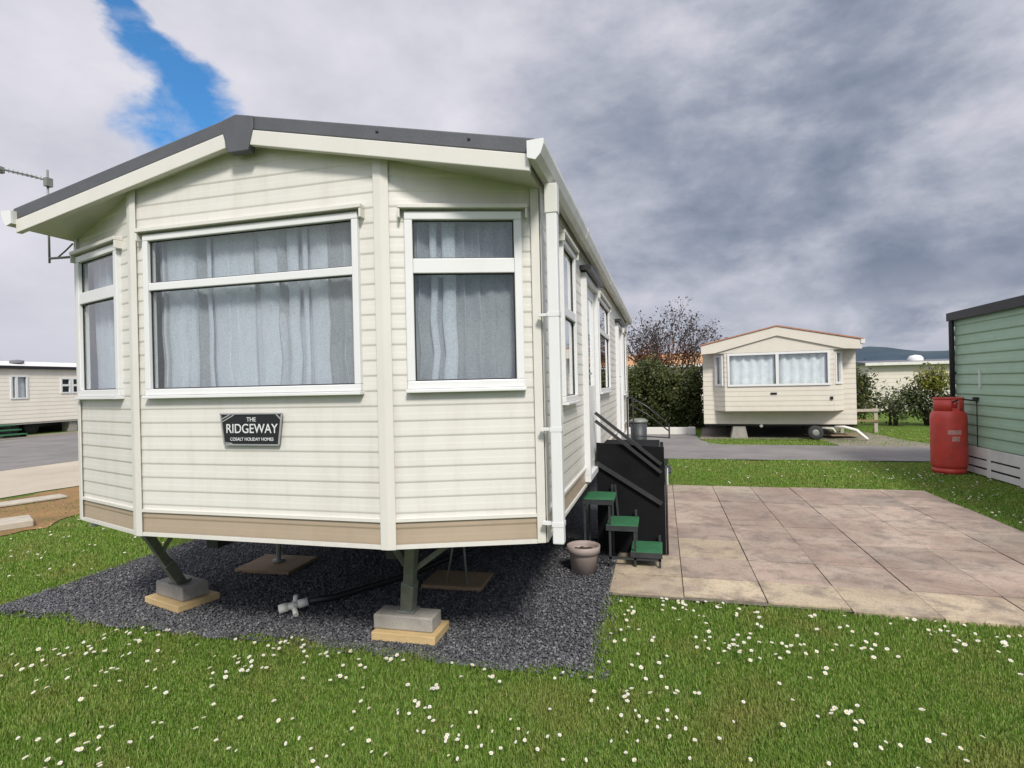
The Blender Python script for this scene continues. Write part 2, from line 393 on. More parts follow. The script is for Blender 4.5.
# panels: A->B with outward on the right of the direction of travel (front: left to right, seen from outside = -Y)
fC, LC = frame((-Wd+Ba,-Bb), (-Ba,-Bb))
fR, LR = frame((-Ba,-Bb), (0,0))
fL, LL = frame((-Wd,0), (-Wd+Ba,-Bb))
fS, LS = frame((0,0), (0,LEN))
fW, LW = frame((-Wd,LEN), (-Wd,0))
fB, LB = frame((0,LEN), (-Wd,LEN))
def sC(u): return (Wd-Ba) - u         # from the measured u (leftwards) to s
CW = (sC(2.216), sC(.867), 1.482, 2.385)
RW = (.112, .70, 1.485, 2.372)
LWi = (.045, .625, 1.482, 2.375)
side_wins = [(.60,1.14,1.38,2.40), (2.66,3.80,1.40,2.34), (6.25,6.85,1.30,2.30)]
doors = [(1.58,2.42,.72,2.36), (4.95,5.75,.72,2.30)]
for T, L, top, holes in ((fC, LC, lambda s: under(-Wd+Ba+s), [CW]), (fR, LR, lambda s: under(-Ba+s*Ba/LR), [RW]), (fL, LL, lambda s: under(-Wd+s*Ba/LL), [LWi]),
                         (fS, LS, lambda s: under(0.), side_wins+doors), (fW, LW, lambda s: under(-Wd), [(1.2,2.3,1.5,2.3),(4.6,6.0,1.4,2.3)]), (fB, LB, lambda s: under(-s), [])):
    mb = MB(T); clad(mb, L, HB, top, holes, m=0, m_low=1, zlow=.8215)
    mb.box(0.004, L-.004, -.012, .012, HB-.022, HB-.001, 0)
    body.v, off = body.v + mb.v, len(body.v)
    body.f += [tuple(i+off for i in q) for q in mb.f]; body.m += mb.m; body.s += mb.s
body.build('wall', [M['cream'], M['tan']], van)
# ledge above the tan band
mb = MB()
for T, L in ((fC,LC),(fR,LR),(fL,LL),(fS,LS)):
    k = MB(T); k.box(.01, L-.01, 0, .014, .8215, .838); mb.v, off = mb.v+k.v, len(mb.v); mb.f += [tuple(i+off for i in q) for q in k.f]; mb.m += k.m; mb.s += k.s
mb.build('band_trim', M['cream2'], van)
# corner posts
for (x, y), w, zt in (((-Ba,-Bb), .075, under(-Ba)), ((-Wd+Ba,-Bb), .068, under(-Wd+Ba))):
    c = MB()
    for T, sgn in ((fC, 1),):
        pass
    # folded cover strip: a plate on each of the two faces
    if x > -1.5:
        p1 = MB(fC); p1.box(LC-w/2, LC+.004, .011, .019, HB-.024, zt); p2 = MB(fR); p2.box(-.004, w/2, .011, .019, HB-.024, zt)
    else:
        p1 = MB(fL); p1.box(LL-w/2, LL+.004, .011, .019, HB-.024, zt); p2 = MB(fC); p2.box(-.004, w/2, .011, .019, HB-.024, zt)
    for k in (p1, p2):
        c.v, off = c.v+k.v, len(c.v); c.f += [tuple(i+off for i in q) for q in k.f]; c.m += k.m; c.s += k.s
    c.build('corner_post', M['cream2'], van, bevel=.003)
for T, L, at_end in ((fR, LR, True), (fL, LL, False), (fS, LS, True)):
    c = MB(T)
    if at_end: c.box(L-.04, L+.004, .0105, .018, HB-.02, under(0)-.01)
    else: c.box(-.004, .036, .0105, .018, HB-.02, under(0)-.01)
    c.build('corner_trim', M['cream2'], van, bevel=.003)
c = MB(fS); c.box(-.006, .05, .0105, .018, HB-.02, under(0)-.01); c.build('corner_trim', M['cream2'], van, bevel=.003)
# windows of the front
window(fC, *CW, van, transom=(2.07,2.113), seed=3, nf=17)
window(fR, *RW, van, transom=(2.064,2.138), seed=8, nf=7, w=.04)
window(fL, *LWi, van, transom=(2.068,2.14), seed=11, nf=6, w=.04)
w1 = window(fS, *side_wins[0], van, transom=(1.92,1.98), seed=21, nf=4, amp=.008)
w2 = window(fS, *side_wins[1], van, transom=(1.98,2.03), seed=22, nf=6, amp=.008)
w3 = window(fS, *side_wins[2], van, seed=23, nf=4, amp=.008)
window(fW, 1.2,2.3,1.5,2.3, van, seed=24, nf=7); window(fW, 4.6,6.0,1.4,2.3, van, seed=25, nf=9)
for s0, s1, z0, z1 in doors:
    f = MB(fS); rect_frame(f, s0, s1, z0, z1, .05, -.03, .045)
    door = f.build('door', M['upvc'], van, bevel=.004)
    l = MB(fS); l.box(s0+.052, s1-.052, -.01, .012, z0+.052, z0+.75); l.box(s0+.052, s0+.15, -.01, .012, z0+.75, z1-.052); l.box(s1-.15, s1-.052, -.01, .012, z0+.75, z1-.052); l.box(s0+.15, s1-.15, -.01, .012, z1-.15, z1-.052)
    l.build('door_leaf', M['upvc'], door, bevel=.004)
    g = MB(fS); g.box(s0+.148, s1-.148, -.006, .004, z0+.748, z1-.148); g.build('pane', M['glass'], door)
    h = MB(fS); h.box(s0+.07, s0+.10, .012, .02, z0+.72, z0+.92); h.bar((s0+.085,.035,z0+.85),(s0+.20,.04,z0+.85),.016,.016); h.build('handle', M['silver'], door)
    l = MB(fS); l.box(s0-.05, s1+.05, .0, .09, z1+.01, z1+.045); l.build('lintel', M['rail'], door)
    curtain(fS, s0+.13, s1-.13, z0+.74, z1-.12, -.025, int(s0*10), door, 4, .008)
# white skirting trim low on the door side (a vertical trim beside the door)
# roof: steel skin, soffit board, fascias, ridge end
YF, YB = -.33, LEN+.15
xr, xl = .065, -3.115
def skin(mb, x0, x1, zt, th, y0, y1):
    pts = [(x0, y0, roofz(x0)-zt), (-1.525, y0, RID-zt), (x1, y0, roofz(x1)-zt), (x1, y0, roofz(x1)-zt-th), (-1.525, y0, RID-zt-th), (x0, y0, roofz(x0)-zt-th)]
    mb.prism(pts[::-1], (0, y1-y0, 0))
rf = MB(); skin(rf, xl, xr, 0, .074, YF, YB)
roof = rf.build('roof', M['roof'], van, bevel=.006)
for x in (-.25,-.72):
    scr = MB(lambda a, b, c, x=x: Vector((x+a, YF-.001-c, roofz(x)-.03+b))); scr.lathe((0,0,0), [(.008,0),(.007,.004),(0,.006)], 8); scr.build('screw', M['darksteel'], roof)
s = MB(); skin(s, xl+.05, xr-.05, .075, .058, YF+.03, YB-.02); s.build('soffit', M['cream2'], roof)
for sg in (1, -1):
    fa = MB(); xe = xr-.028 if sg > 0 else xl+.028; xi = -1.525 + sg*.075
    fa.prism([(xi, YF-.006, roofz(xi)-.076), (xe, YF-.006, roofz(xe)-.076), (xe, YF-.006, roofz(xe)-.155), (xi, YF-.006, roofz(xi)-.155)][::(1 if sg < 0 else -1)], (0,.034,0))
    fa.build('fascia', M['cream2'], roof, bevel=.004)
rc = MB(); zr = RID; xc = -1.515
rc.prism([(xc-.095, YF-.012, roofz(-1.62)-.068), (xc-.062, YF-.012, roofz(-1.6)-.185), (xc+.062, YF-.012, roofz(-1.6)-.185), (xc+.095, YF-.012, roofz(-1.62)-.068), (xc+.095, YF-.012, roofz(-1.62)-.006), (-1.525, YF-.012, zr-.004), (xc-.095, YF-.012, roofz(-1.62)-.006)], (0,.05,0))
rc.build('ridge_cover', M['roof'], roof, bevel=.005)
for sg in (1, -1):
    x0 = xr-.032 if sg > 0 else xl+.032; zt = roofz(xr)-.022
    def GX(a): return x0 + sg*a
    g = MB(); prof = [(0,zt),(0,zt-.075),(.038,zt-.088),(.062,zt-.062),(.078,zt-.018),(.078,zt+.003),(.072,zt+.003),(.070,zt-.018),(.055,zt-.057),(.036,zt-.080),(.008,zt-.068),(.008,zt)]
    pts = [(GX(a), YF-.02, z) for a, z in prof]
    g.prism(pts if sg < 0 else pts[::-1], (0, YB-YF+.02, 0))
    gut = g.build('gutter', M['gutter'], roof)
    e = MB(); ep = [(GX(a), YF-.034, z) for a, z in prof[:6]]
    e.prism(ep if sg < 0 else ep[::-1], (0,.013,0)); e.build('gutter_end_cap', M['upvc'], gut)
    for y in (1.2, 3.2, 5.2, 7.0):
        j = MB(); jp = [(GX(a*1.06-.002), y, z-.002 if z < zt-.03 else z+.002) for a, z in prof[:6]]
        j.prism(jp if sg < 0 else jp[::-1], (0,.05,0)); j.build('gutter_joint', M['gutter'], gut)
for x, y in ((.085,-.06), (-3.135, 6.9)):
    dp = MB(); sg = 1 if x > -1 else -1; wd = .028
    dp.box(x-wd, x+wd, y-wd, y+wd, HB-.005 if sg > 0 else HB+.02, 2.36)
    dpo = dp.build('downpipe', M['upvc'], van, bevel=.006)
    sh = MB(); sh.prism([(x-wd-.004, y-wd-.004, 2.34), (x+wd+.004, y-wd-.004, 2.34), (x+wd+.004, y-wd-.004, 2.485), (x-wd-.004, y-wd-.004, 2.485)], (0, 2*wd+.008, 0)); sh.build('downpipe_shoe', M['gutter'], dpo, bevel=.004)
    for z in (.79, 1.26, 1.83):
        br = MB(); br.box(x-wd-.002, x+wd+.002, y-wd-.002, y+wd+.002, z, z+.022); br.box(min(x, x-sg*.08), max(x, x-sg*.08), y-.012, y+.02, z+.004, z+.018)
        br.build('bracket', M['upvc'], dpo)
wp = MB(); wp.tube([(-2.98,.02,.74),(-2.98,.02,.64)], .026, 14); wp.build('waste_pipe', M['whiteplastic'], van)
# underside
fl = MB(); fl.prism([(-.02,.02,HB-.015),(-Ba,-Bb+.02,HB-.015),(-Wd+Ba,-Bb+.02,HB-.015),(-Wd+.02,.02,HB-.015),(-Wd+.02,LEN-.02,HB-.015),(-.02,LEN-.02,HB-.015)][::-1], (0,0,.05)); fl.build('underfloor', M['floor'], van)
ch = MB(); ch.box(-.95,-.87,.1,LEN-.2,HB-.19,HB-.03); ch.box(-2.18,-2.10,.1,LEN-.2,HB-.19,HB-.03)
for y in (.5, 2.5, 4.5, 6.5): ch.box(-2.7,-.35,y,y+.06,HB-.12,HB-.028)
ch.build('chassis', M['darksteel'], van)
for x in (-.55, -2.5):
    for y in (3.5, 4.2):
        wl = MB(); T = lambda a, b, c, x=x, y=y: Vector((x+c, y+a, .32+b)); k = MB(T)
        k.lathe((0,0,0), [(.13,-.07),(.27,-.09),(.31,-.06),(.31,.06),(.27,.09),(.13,.07)], 24); wo = k.build('wheel', M['rubber'], van)
        k = MB(T); k.lathe((0,0,0), [(0,.05),(.10,.05),(.135,.075),(.135,-.075),(.10,-.05),(0,-.05)], 20); k.build('rim', M['steel'], wo)
# corner legs
def leg(a, b, br_):
    mb = MB(); a = Vector(a); b = Vector(b); d = (b-a).normalized()
    mb.bar(a, a+(b-a)*.62, .062, .05, up=(0,1,0)); mb.bar(a+(b-a)*.55, b, .078, .066, up=(0,1,0))
    mb.obox(b+Vector((0,0,.008)), (.11,.1,.014))
    mid = a+(b-a)*.42
    for q in br_: mb.bar(q, mid, .014, .03)
    o = mb.build('corner_leg', M['steel'], van, bevel=.003)
    k = MB(); k.tube([a+d*.02+Vector((.02,-.045,0)), a+d*.02+Vector((.02,-.01,0))], .014, 8); k.build('winding_nut', M['silver'], o)
leg((-.73,-.02,.66), (-.915,.30,.148), [(-.89,.02,.655), (-.52,.02,.655)])
leg((-2.44,-.10,.66), (-2.74,.44,.153), [(-2.60,-.02,.655), (-2.28,-.05,.655)])
# dim interior lining so the nets hang against rooms
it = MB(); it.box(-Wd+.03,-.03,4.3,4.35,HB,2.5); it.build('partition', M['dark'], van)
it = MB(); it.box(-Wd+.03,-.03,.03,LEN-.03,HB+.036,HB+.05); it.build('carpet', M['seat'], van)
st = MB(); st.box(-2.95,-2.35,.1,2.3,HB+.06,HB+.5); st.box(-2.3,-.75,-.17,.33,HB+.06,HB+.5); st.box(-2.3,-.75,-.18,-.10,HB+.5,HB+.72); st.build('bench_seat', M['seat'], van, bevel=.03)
# nameplate
np_ = MB(fC); z0, z1 = 1.208, 1.374; e = .0125
a0, a1, b0, b1 = [sC(q_)+.018 for q_ in (1.735, 1.352, 1.714, 1.374)]
np_.prism([(a0,e,z1),(b0,e,z0),(b1,e,z0),(a1,e,z1)], (0,.007,0))
plate = np_.build('nameplate', M['plate'], van)
ed = MB(fC)
P4 = [(a0,z1),(b0,z0),(b1,z0),(a1,z1)]
for (p, q) in zip(P4, P4[1:]+P4[:1]): ed.bar((p[0],e+.009,p[1]), (q[0],e+.009,q[1]), .007, .007, up=(0,1,0))
for (p, q) in (((a0+.008,z1-.028),(a0+.06,z1-.004)), ((a0+.012,z1-.042),(a0+.085,z1-.006)), ((a1-.008,z1-.03),(a1-.035,z1-.004)), ((b0+.005,z0+.01),(b0+.05,z0+.006))):
    ed.bar((p[0],e+.0085,p[1]), (q[0],e+.0085,q[1]), .006, .004, up=(0,1,0))
ed.build('plate_edge', M['silver'], plate)
def text(body_, size, s, z, T, d, parent, name, sx=1., matl=None):
    cu = bpy.data.curves.new('t','FONT'); cu.body = body_; cu.size = size; cu.align_x = 'CENTER'; cu.align_y = 'CENTER'; cu.extrude = .0008; cu.offset = size*.004
    o = bpy.data.objects.new('t', cu); COL.objects.link(o); dg = bpy.context.evaluated_depsgraph_get()
    me = bpy.data.meshes.new_from_object(o.evaluated_get(dg)); bpy.data.objects.remove(o); bpy.data.curves.remove(cu)
    for v in me.vertices: v.co = T(s + v.co.x*sx, d + v.co.z, z + v.co.y)
    me.materials.clear(); me.materials.append(matl or M['letter']); me.name = name
    q = bpy.data.objects.new(name, me); COL.objects.link(q); attach(q, parent); return q
cs = (b0+b1)/2 + .002
text('THE', .032, cs, 1.342, fC, e+.0085, plate, 'lettering')
text('RIDGEWAY', .070, cs, 1.292, fC, e+.0085, plate, 'lettering', .90)
sf = MB(fC)   # serifs and rules of the lettering line
for k in range(8):
    s_ = cs - .124 + k*.0355
    sf.box(s_-.010, s_+.010, e+.0075, e+.0095, 1.2655, 1.2685)
text('COSALT HOLIDAY HOMES', .024, cs, 1.237, fC, e+.0085, plate, 'lettering', .95)
# aerial on the left wall
ae = MB(); mx_, my_ = -3.26, -.02
ae.tube([(mx_,my_,2.36),(mx_,my_,2.97)], .0065, 8); ae.tube([(-3.06,my_,2.385),(mx_,my_,2.39)], .008, 8); ae.tube([(-3.06,my_,2.47),(-3.12,my_,2.43),(-3.19,my_,2.39)], .005, 6)
aer = ae.build('tv_aerial', M['steel'], van)
ae = MB(); ae.tube([(mx_,my_,2.90),(-3.64,my_-.03,3.01)], .004, 6)
for k in range(9):
    x = -3.29-.04*k; z = 2.90+.11*(k+1)/9.5
    ae.tube([(x,my_-.02-.06,z),(x,my_-.02+.06,z)], .002, 5); ae.tube([(x,my_-.02,z-.012),(x,my_-.02,z+.016)], .002, 5)
ae.box(-3.665,-3.635,my_-.04,my_+.0,2.99,3.03); ae.box(mx_-.012,mx_+.02,my_-.02,my_+.02,2.86,2.915); ae.build('antenna_boom', M['steel'], aer)

# ------------------------------------------------------------------ blocks, boards, stands
def block(c, size, rz, label, name='concrete_block', mt='concrete', cat='concrete block', grp=None, bev=.008):
    mb = MB(); mb.obox((c[0],c[1],c[2]+size[2]/2), size, rz)
    return solo(mb, name, M[mt], label, cat, c, grp, bev)
block((-.895,.29,.010), (.40,.24,.050), R(1), 'yellow board under the concrete block at the right front leg', 'wooden_board', 'wood', 'board', 'boards under the front legs', .004)
block((-.915,.29,.0615), (.375,.15,.085), R(1), 'grey concrete block under the right front corner leg, by the gravel edge')
block((-2.74,.46,.010), (.42,.30,.045), R(-16), 'yellow board with one corner forward under the left front leg block', 'wooden_board', 'wood', 'board', 'boards under the front legs', .004)
block((-2.75,.47,.0565), (.34,.19,.095), R(-16), 'grey concrete block turned askew under the left slanting leg')
block((-2.58,1.28,.008), (.50,.42,.03), R(2), 'weathered board under the screw stand in the shade at left', 'wooden_board', 'oldwood', 'board', 'boards under the stands', .004)
block((-.93,1.2,.008), (.46,.34,.03), R(2), 'weathered board carrying the wire stand behind the right leg', 'wooden_board', 'oldwood', 'board', 'boards under the stands', .004)
s1 = thing('screw_stand', 'single post screw stand on a board deep in the shade', 'stand', (-2.58,1.3,.038))
k = MB(); k.lathe((-2.58,1.3,.0385), [(0,.02),(.05,.02),(.05,0),(.0,0)], 14); k.lathe((-2.58,1.3,.0585), [(.02,0),(.02,.27)], 12); k.build('post', M['steel'], s1)
k = MB(); k.lathe((-2.58,1.3,.32), [(0,0),(.035,0),(.035,.03),(.013,.03),(.013,.24),(.06,.24),(.06,.255),(0,.255)], 12); k.build('screw', M['silver'], s1)
s1 = thing('wire_stand', 'thin legged steel stand on the board behind the right front leg', 'stand', (-.9,1.2,.038))
for a, b in ((-.08,-.1),(.08,-.1),(0,.1)):
    k = MB(); k.tube([(-.9+a,1.2+b,.0385),(-.9+a*.2,1.2+b*.2,.50)], .008, 6); k.build('leg', M['steel'], s1)
k = MB(); k.obox((-.9,1.2,.508), (.1,.1,.012)); k.build('top_plate', M['steel'], s1)
# drain fitting
dr = thing('drain_fitting', 'white plastic pipe tee and elbow lying on the gravel under the caravan', 'pipe fitting', (-1.80,.42,.02))
k = MB(); k.tube([(-1.875,.37,.05),(-1.83,.40,.06)], .030, 14); k.tube([(-1.835,.395,.058),(-1.775,.43,.07)], .024, 14); k.build('elbow', M['whiteplastic'], dr)
k = MB(); k.tube([(-1.80,.42,.065),(-1.74,.36,.03)], .017, 12); k.tube([(-1.80,.43,.07),(-1.795,.44,.125)], .015, 12); k.build('branch', M['whiteplastic'], dr)
k = MB(); k.tube([(-1.775,.43,.068),(-1.725,.47,.078)], .028, 14); k.build('coupling', M['whiteplastic'], dr)
k = MB(); k.tube([(-1.725,.47,.078),(-1.62,.62,.06),(-1.3,1.2,.05),(-1.0,2.2,.05),(-.9,3.2,.08)], .024, 12)
solo(k, 'waste_pipe', M['blackpipe'], 'black waste pipe running back along the gravel from the white fitting', 'pipe', (-1.2,1.4,.03))

# ------------------------------------------------------------------ access steps with black side panel
st = thing('access_steps', 'black panelled landing and three green treads beside the caravan door', 'steps', (.3,2.3,0))
YT0, YT1 = 1.76, 2.09
for x0, x1, z in ((-.05,.20,.555), (.135,.385,.350), (.325,.57,.145)):
    k = MB(); k.box(x0, x1, YT0, YT1, z-.03, z); tr = k.build('tread', M['green_tread'], st, bevel=.006)
    k = MB(); k.box(x0, x1, YT0-.006, YT0, z-.045, z-.004); k.build('nosing', M['darksteel'], tr)
k = MB()
for x, z in ((-.035,.52),(.165,.52),(.36,.31),(.55,.10)):
    k.bar((x,YT0+.012,.0),(x,YT0+.012,z), .018,.018); k.bar((x,YT1-.012,.0),(x,YT1-.012,z+.1), .018,.018)
k.bar((.0,YT0+.012,.085),(.56,YT0+.012,.085), .018, .02); k.box(.52,.6,YT0-.02,YT0+.05,0.001,.008)
k.bar((.19,YT1-.014,.62),(.21,YT1-.014,.35), .016,.016); k.build('frame', M['darksteel'], st)
k = MB(); k.prism([(.03,2.125,.03),(.60,2.125,.03),(.60,2.125,.935),(.03,2.125,.97)], (0,.03,0)); k.build('side_panel', M['black'], st)
k = MB(); k.box(.03,.56,2.16,3.1,.86,.90); k.build('landing', M['black'], st)
k = MB(); k.box(.565,.595,2.156,3.1,.03,.88); k.build('end_panel', M['black'], st)
for a, b in (((.03,2.095,1.235),(.575,2.095,.795)), ((.03,2.10,1.165),(.575,2.10,.725)), ((.03,2.105,.80),(.575,2.105,.46))):
    k = MB(); k.bar(a, b, .022, .026 if a[2] > .9 else .035); k.build('handrail', M['rail'], st)
k = MB(); k.tube([(.612,2.12,.03),(.612,2.12,.84)], .010, 8); po = k.build('post', M['rail'], st)
k = MB(); k.box(.622,.630,2.11,2.125,.62,.76); k.build('bracket', M['skirt'], po)
k = MB(); k.box(.606,.635,2.10,2.135,.80,.84); k.build('clamp', M['rail'], po)

# rear steps
rs = thing('rear_steps', 'slim railed steps with grey treads at the rear door of the near caravan', 'steps', (.35,6.0,0))
for y in (6.3,):
    k = MB()
    for x in (.06,.15): k.bar((x,y,0),(x,y,1.25), .024,.024)
    k.bar((.06,y,1.24),(.15,y,1.24),.024,.024)
    k.tube([(.12,y,1.24),(.36,y,1.10),(.70,y,.80)], .012, 8); k.tube([(.15,y,1.10),(.36,y,.98),(.68,y,.72)], .010, 8); k.bar((.69,y,.60),(.69,y,.82),.024,.024); k.bar((.15,y,.64),(.69,y,.61),.016,.016)
    k.build('railing', M['rail'], rs)
for x0, z in ((.02,.56),(.24,.38),(.46,.19)):
    k = MB(); k.box(x0,x0+.24,5.6,6.28,z-.03,z); k.build('tread', M['darksteel'], rs)
# bin behind
bn = thing('dustbin', 'grey dustbin with pale lid past the rear corner of the near caravan', 'bin', (.17,7.75,0))
k = MB(); k.lathe((.17,7.75,0), [(0,0),(.13,0),(.15,.76),(.145,.76)], 20); k.build('body', M['drum'], bn)
k = MB(); k.lathe((.17,7.75,.755), [(.165,0),(.165,.03),(.12,.06),(0,.07)], 20); k.build('lid', M['steel'], bn)

# pot
pt = thing('plant_pot', 'empty pinkish grey plastic plant pot with broken looking rim on the gravel', 'plant pot', (-.03,1.615,0))
pt['label'] = 'pinkish grey round plant pot standing on the gravel beside the green steps'
k = MB(); k.lathe((-.03,1.615,.005), [(0,0),(.098,0),(.110,.155),(.113,.16),(.128,.163),(.131,.215),(.122,.218),(.114,.19),(.106,.15),(.0,.15)], 36); k.build('body', M['pot'], pt)
k = MB(); n = 24
c = k.V((-.03,1.615,.185)); rg = [k.V((-.03+.104*math.cos(j*2*math.pi/n), 1.615+.104*math.sin(j*2*math.pi/n), .17+.025*random.random())) for j in range(n)]
for j in range(n): k.F((c, rg[j], rg[(j+1)%n]))
k.build('soil', M['soil'], pt)

# ------------------------------------------------------------------ gas bottle
GX_, GY_ = 4.79, 7.18
gb = thing('gas_bottle', 'tall red gas bottle with open collar standing on the grass by the green caravan', 'gas bottle', (GX_,GY_,0))
k = MB(); r = .232
k.lathe((GX_,GY_,0), [(0,.05),(r*.75,.05),(r*.95,.09),(r,.14),(r,.83),(r*.96,.90),(r*.8,.955),(r*.45,.985),(0,.99)], 40); k.build('cylinder', M['red'], gb)
k = MB(); k.lathe((GX_,GY_,0), [(r*.86,.0),(r*.9,.0),(r*.93,.085),(r*.89,.085)], 36); k.build('foot_ring', M['red'], gb)
def arc_band(cx, cy, r, z0, z1, a0, a1, th, mb, n=16):
    def ring(rr, z): return [mb.V((cx+rr*math.cos(a0+(a1-a0)*j/n), cy+rr*math.sin(a0+(a1-a0)*j/n), z)) for j in range(n+1)]
    A, B, C_, D = ring(r,z0), ring(r,z1), ring(r-th,z1), ring(r-th,z0)
    for j in range(n):
        for p, q in ((A,B),(B,C_),(C_,D),(D,A)): mb.F((p[j],p[j+1],q[j+1],q[j]), 0, True)
    mb.F((A[0],B[0],C_[0],D[0])); mb.F((A[n],D[n],C_[n],B[n]))
k = MB(); rc_ = r*.83
arc_band(GX_,GY_,rc_,.93,1.135,R(175),R(262),.016,k); arc_band(GX_,GY_,rc_,.93,1.135,R(292),R(365),.016,k); arc_band(GX_,GY_,rc_,.93,1.135,R(30),R(140),.016,k)
arc_band(GX_,GY_,rc_+.004,1.12,1.145,R(170),R(500),.024,k,40); k.build('collar', M['red'], gb)
k = MB(); k.lathe((GX_,GY_,.985), [(.03,0),(.03,.05),(.018,.05),(.018,.1),(0,.1)], 14); k.bar((GX_-.05,GY_,1.04),(GX_+.06,GY_,1.04),.03,.03); k.build('valve', M['brass'], gb)
k = MB()
for j in range(7):
    a0 = R(255+j*6-10); a1 = R(255+(j+1)*6-10); rr = r+.0015
    k.poly([(GX_+rr*math.cos(a),GY_+rr*math.sin(a),z) for a, z in ((a0,.60),(a1,.60),(a1,.665),(a0,.665))])
    if 1 < j < 6: k.poly([(GX_+rr*math.cos(a),GY_+rr*math.sin(a),z) for a, z in ((a0,.50),(a1,.50),(a1,.57),(a0,.57))])
k.build('sticker', M['label'], gb)

# ------------------------------------------------------------------ green caravan at right
GX0 = 5.09; GY1 = 7.62; GY0 = -1.6
gv = thing('green_caravan', 'sage green static caravan at the right edge with black roof trim and white slatted skirt', 'caravan', (6.5,3,0))
T, L = frame((GX0,GY1), (GX0,GY0)); mb = MB(T); clad(mb, L, .42, 2.44, [], pitch=.152, depth=.016)
T2, L2 = frame((GX0+3.05,GY1), (GX0,GY1)); k = MB(T2); clad(k, L2, .42, lambda s: 2.44+.32*(1-abs(s-1.525)/1.525), [], pitch=.152, depth=.016)
mb.v, off = mb.v+k.v, len(mb.v); mb.f += [tuple(i+off for i in q) for q in k.f]; mb.m += k.m; mb.s += k.s
T3, L3 = frame((GX0,GY0), (GX0+3.05,GY0)); k = MB(T3); clad(k, L3, .42, lambda s: 2.44+.32*(1-abs(s-1.525)/1.525), [], pitch=.152, depth=.016)
mb.v, off = mb.v+k.v, len(mb.v); mb.f += [tuple(i+off for i in q) for q in k.f]; mb.m += k.m; mb.s += k.s
k = MB(); k.box(GX0+3.0,GX0+3.05,GY0,GY1,.42,2.44); mb.v, off = mb.v+k.v, len(mb.v); mb.f += [tuple(i+off for i in q) for q in k.f]; mb.m += k.m; mb.s += k.s
mb.build('wall', M['gclad'], gv)
k = MB(); k.prism([(GX0-.06,GY0-.15,2.39),(GX0-.06,GY0-.15,2.47),(GX0+1.525,GY0-.15,2.83),(GX0+3.2,GY0-.15,2.47),(GX0+3.2,GY0-.15,2.39),(GX0+1.525,GY0-.15,2.75)], (0,GY1-GY0+.2,0)); rf = k.build('roof', M['blacktrim'], gv)
k = MB(); k.bar((GX0-.04,GY0-.15,2.40),(GX0-.04,GY1+.06,2.40), .10,.125); k.build('gutter', M['blacktrim'], rf)
k = MB(); k.tube([(GX0-.06,GY1-.03,.05),(GX0-.06,GY1-.03,2.30),(GX0-.06,GY1-.03,2.37)], .036, 12); k.box(GX0-.09,GX0-.0,GY1-.06,GY1,1.5,1.53); k.build('downpipe', M['blacktrim'], gv)
k = MB(); k.box(GX0+.02,GX0+.04,GY0,GY1-.02,.0,.43); k.build('backing', M['floor'], gv)
k = MB()
y = GY1-.03
zz = [(.02,.105),(.135,.235),(.262,.415)]
for z0, z1 in zz: k.box(GX0-.022,GX0+.002,GY0,GY1-.02,z0,z1)
y = GY1-.12
while y > GY0:
    k.box(GX0-.034,GX0-.023,y-.09,y,.01,.413); y -= .78
k.build('skirt', M['skirt'], gv, bevel=.002)
k = MB(); k.box(GX0-.03,GX0,6.87,6.895,1.28,1.55); k.build('vent_pipe', M['upvc'], gv)
k = MB(); k.tube([(GX_+.02,GY_-.02,1.06),(GX_+.12,GY_-.10,1.12),(GX0-.04,7.02,1.10),(GX0-.025,7.0,1.12)], .012, 8); k.tube([(GX0-.02,6.98,1.1),(GX0-.02,6.98,.42)], .006, 8); k.obox((GX0-.03,6.98,1.12), (.05,.08,.06))
k.build('gas_hose', M['rubber'], gv)

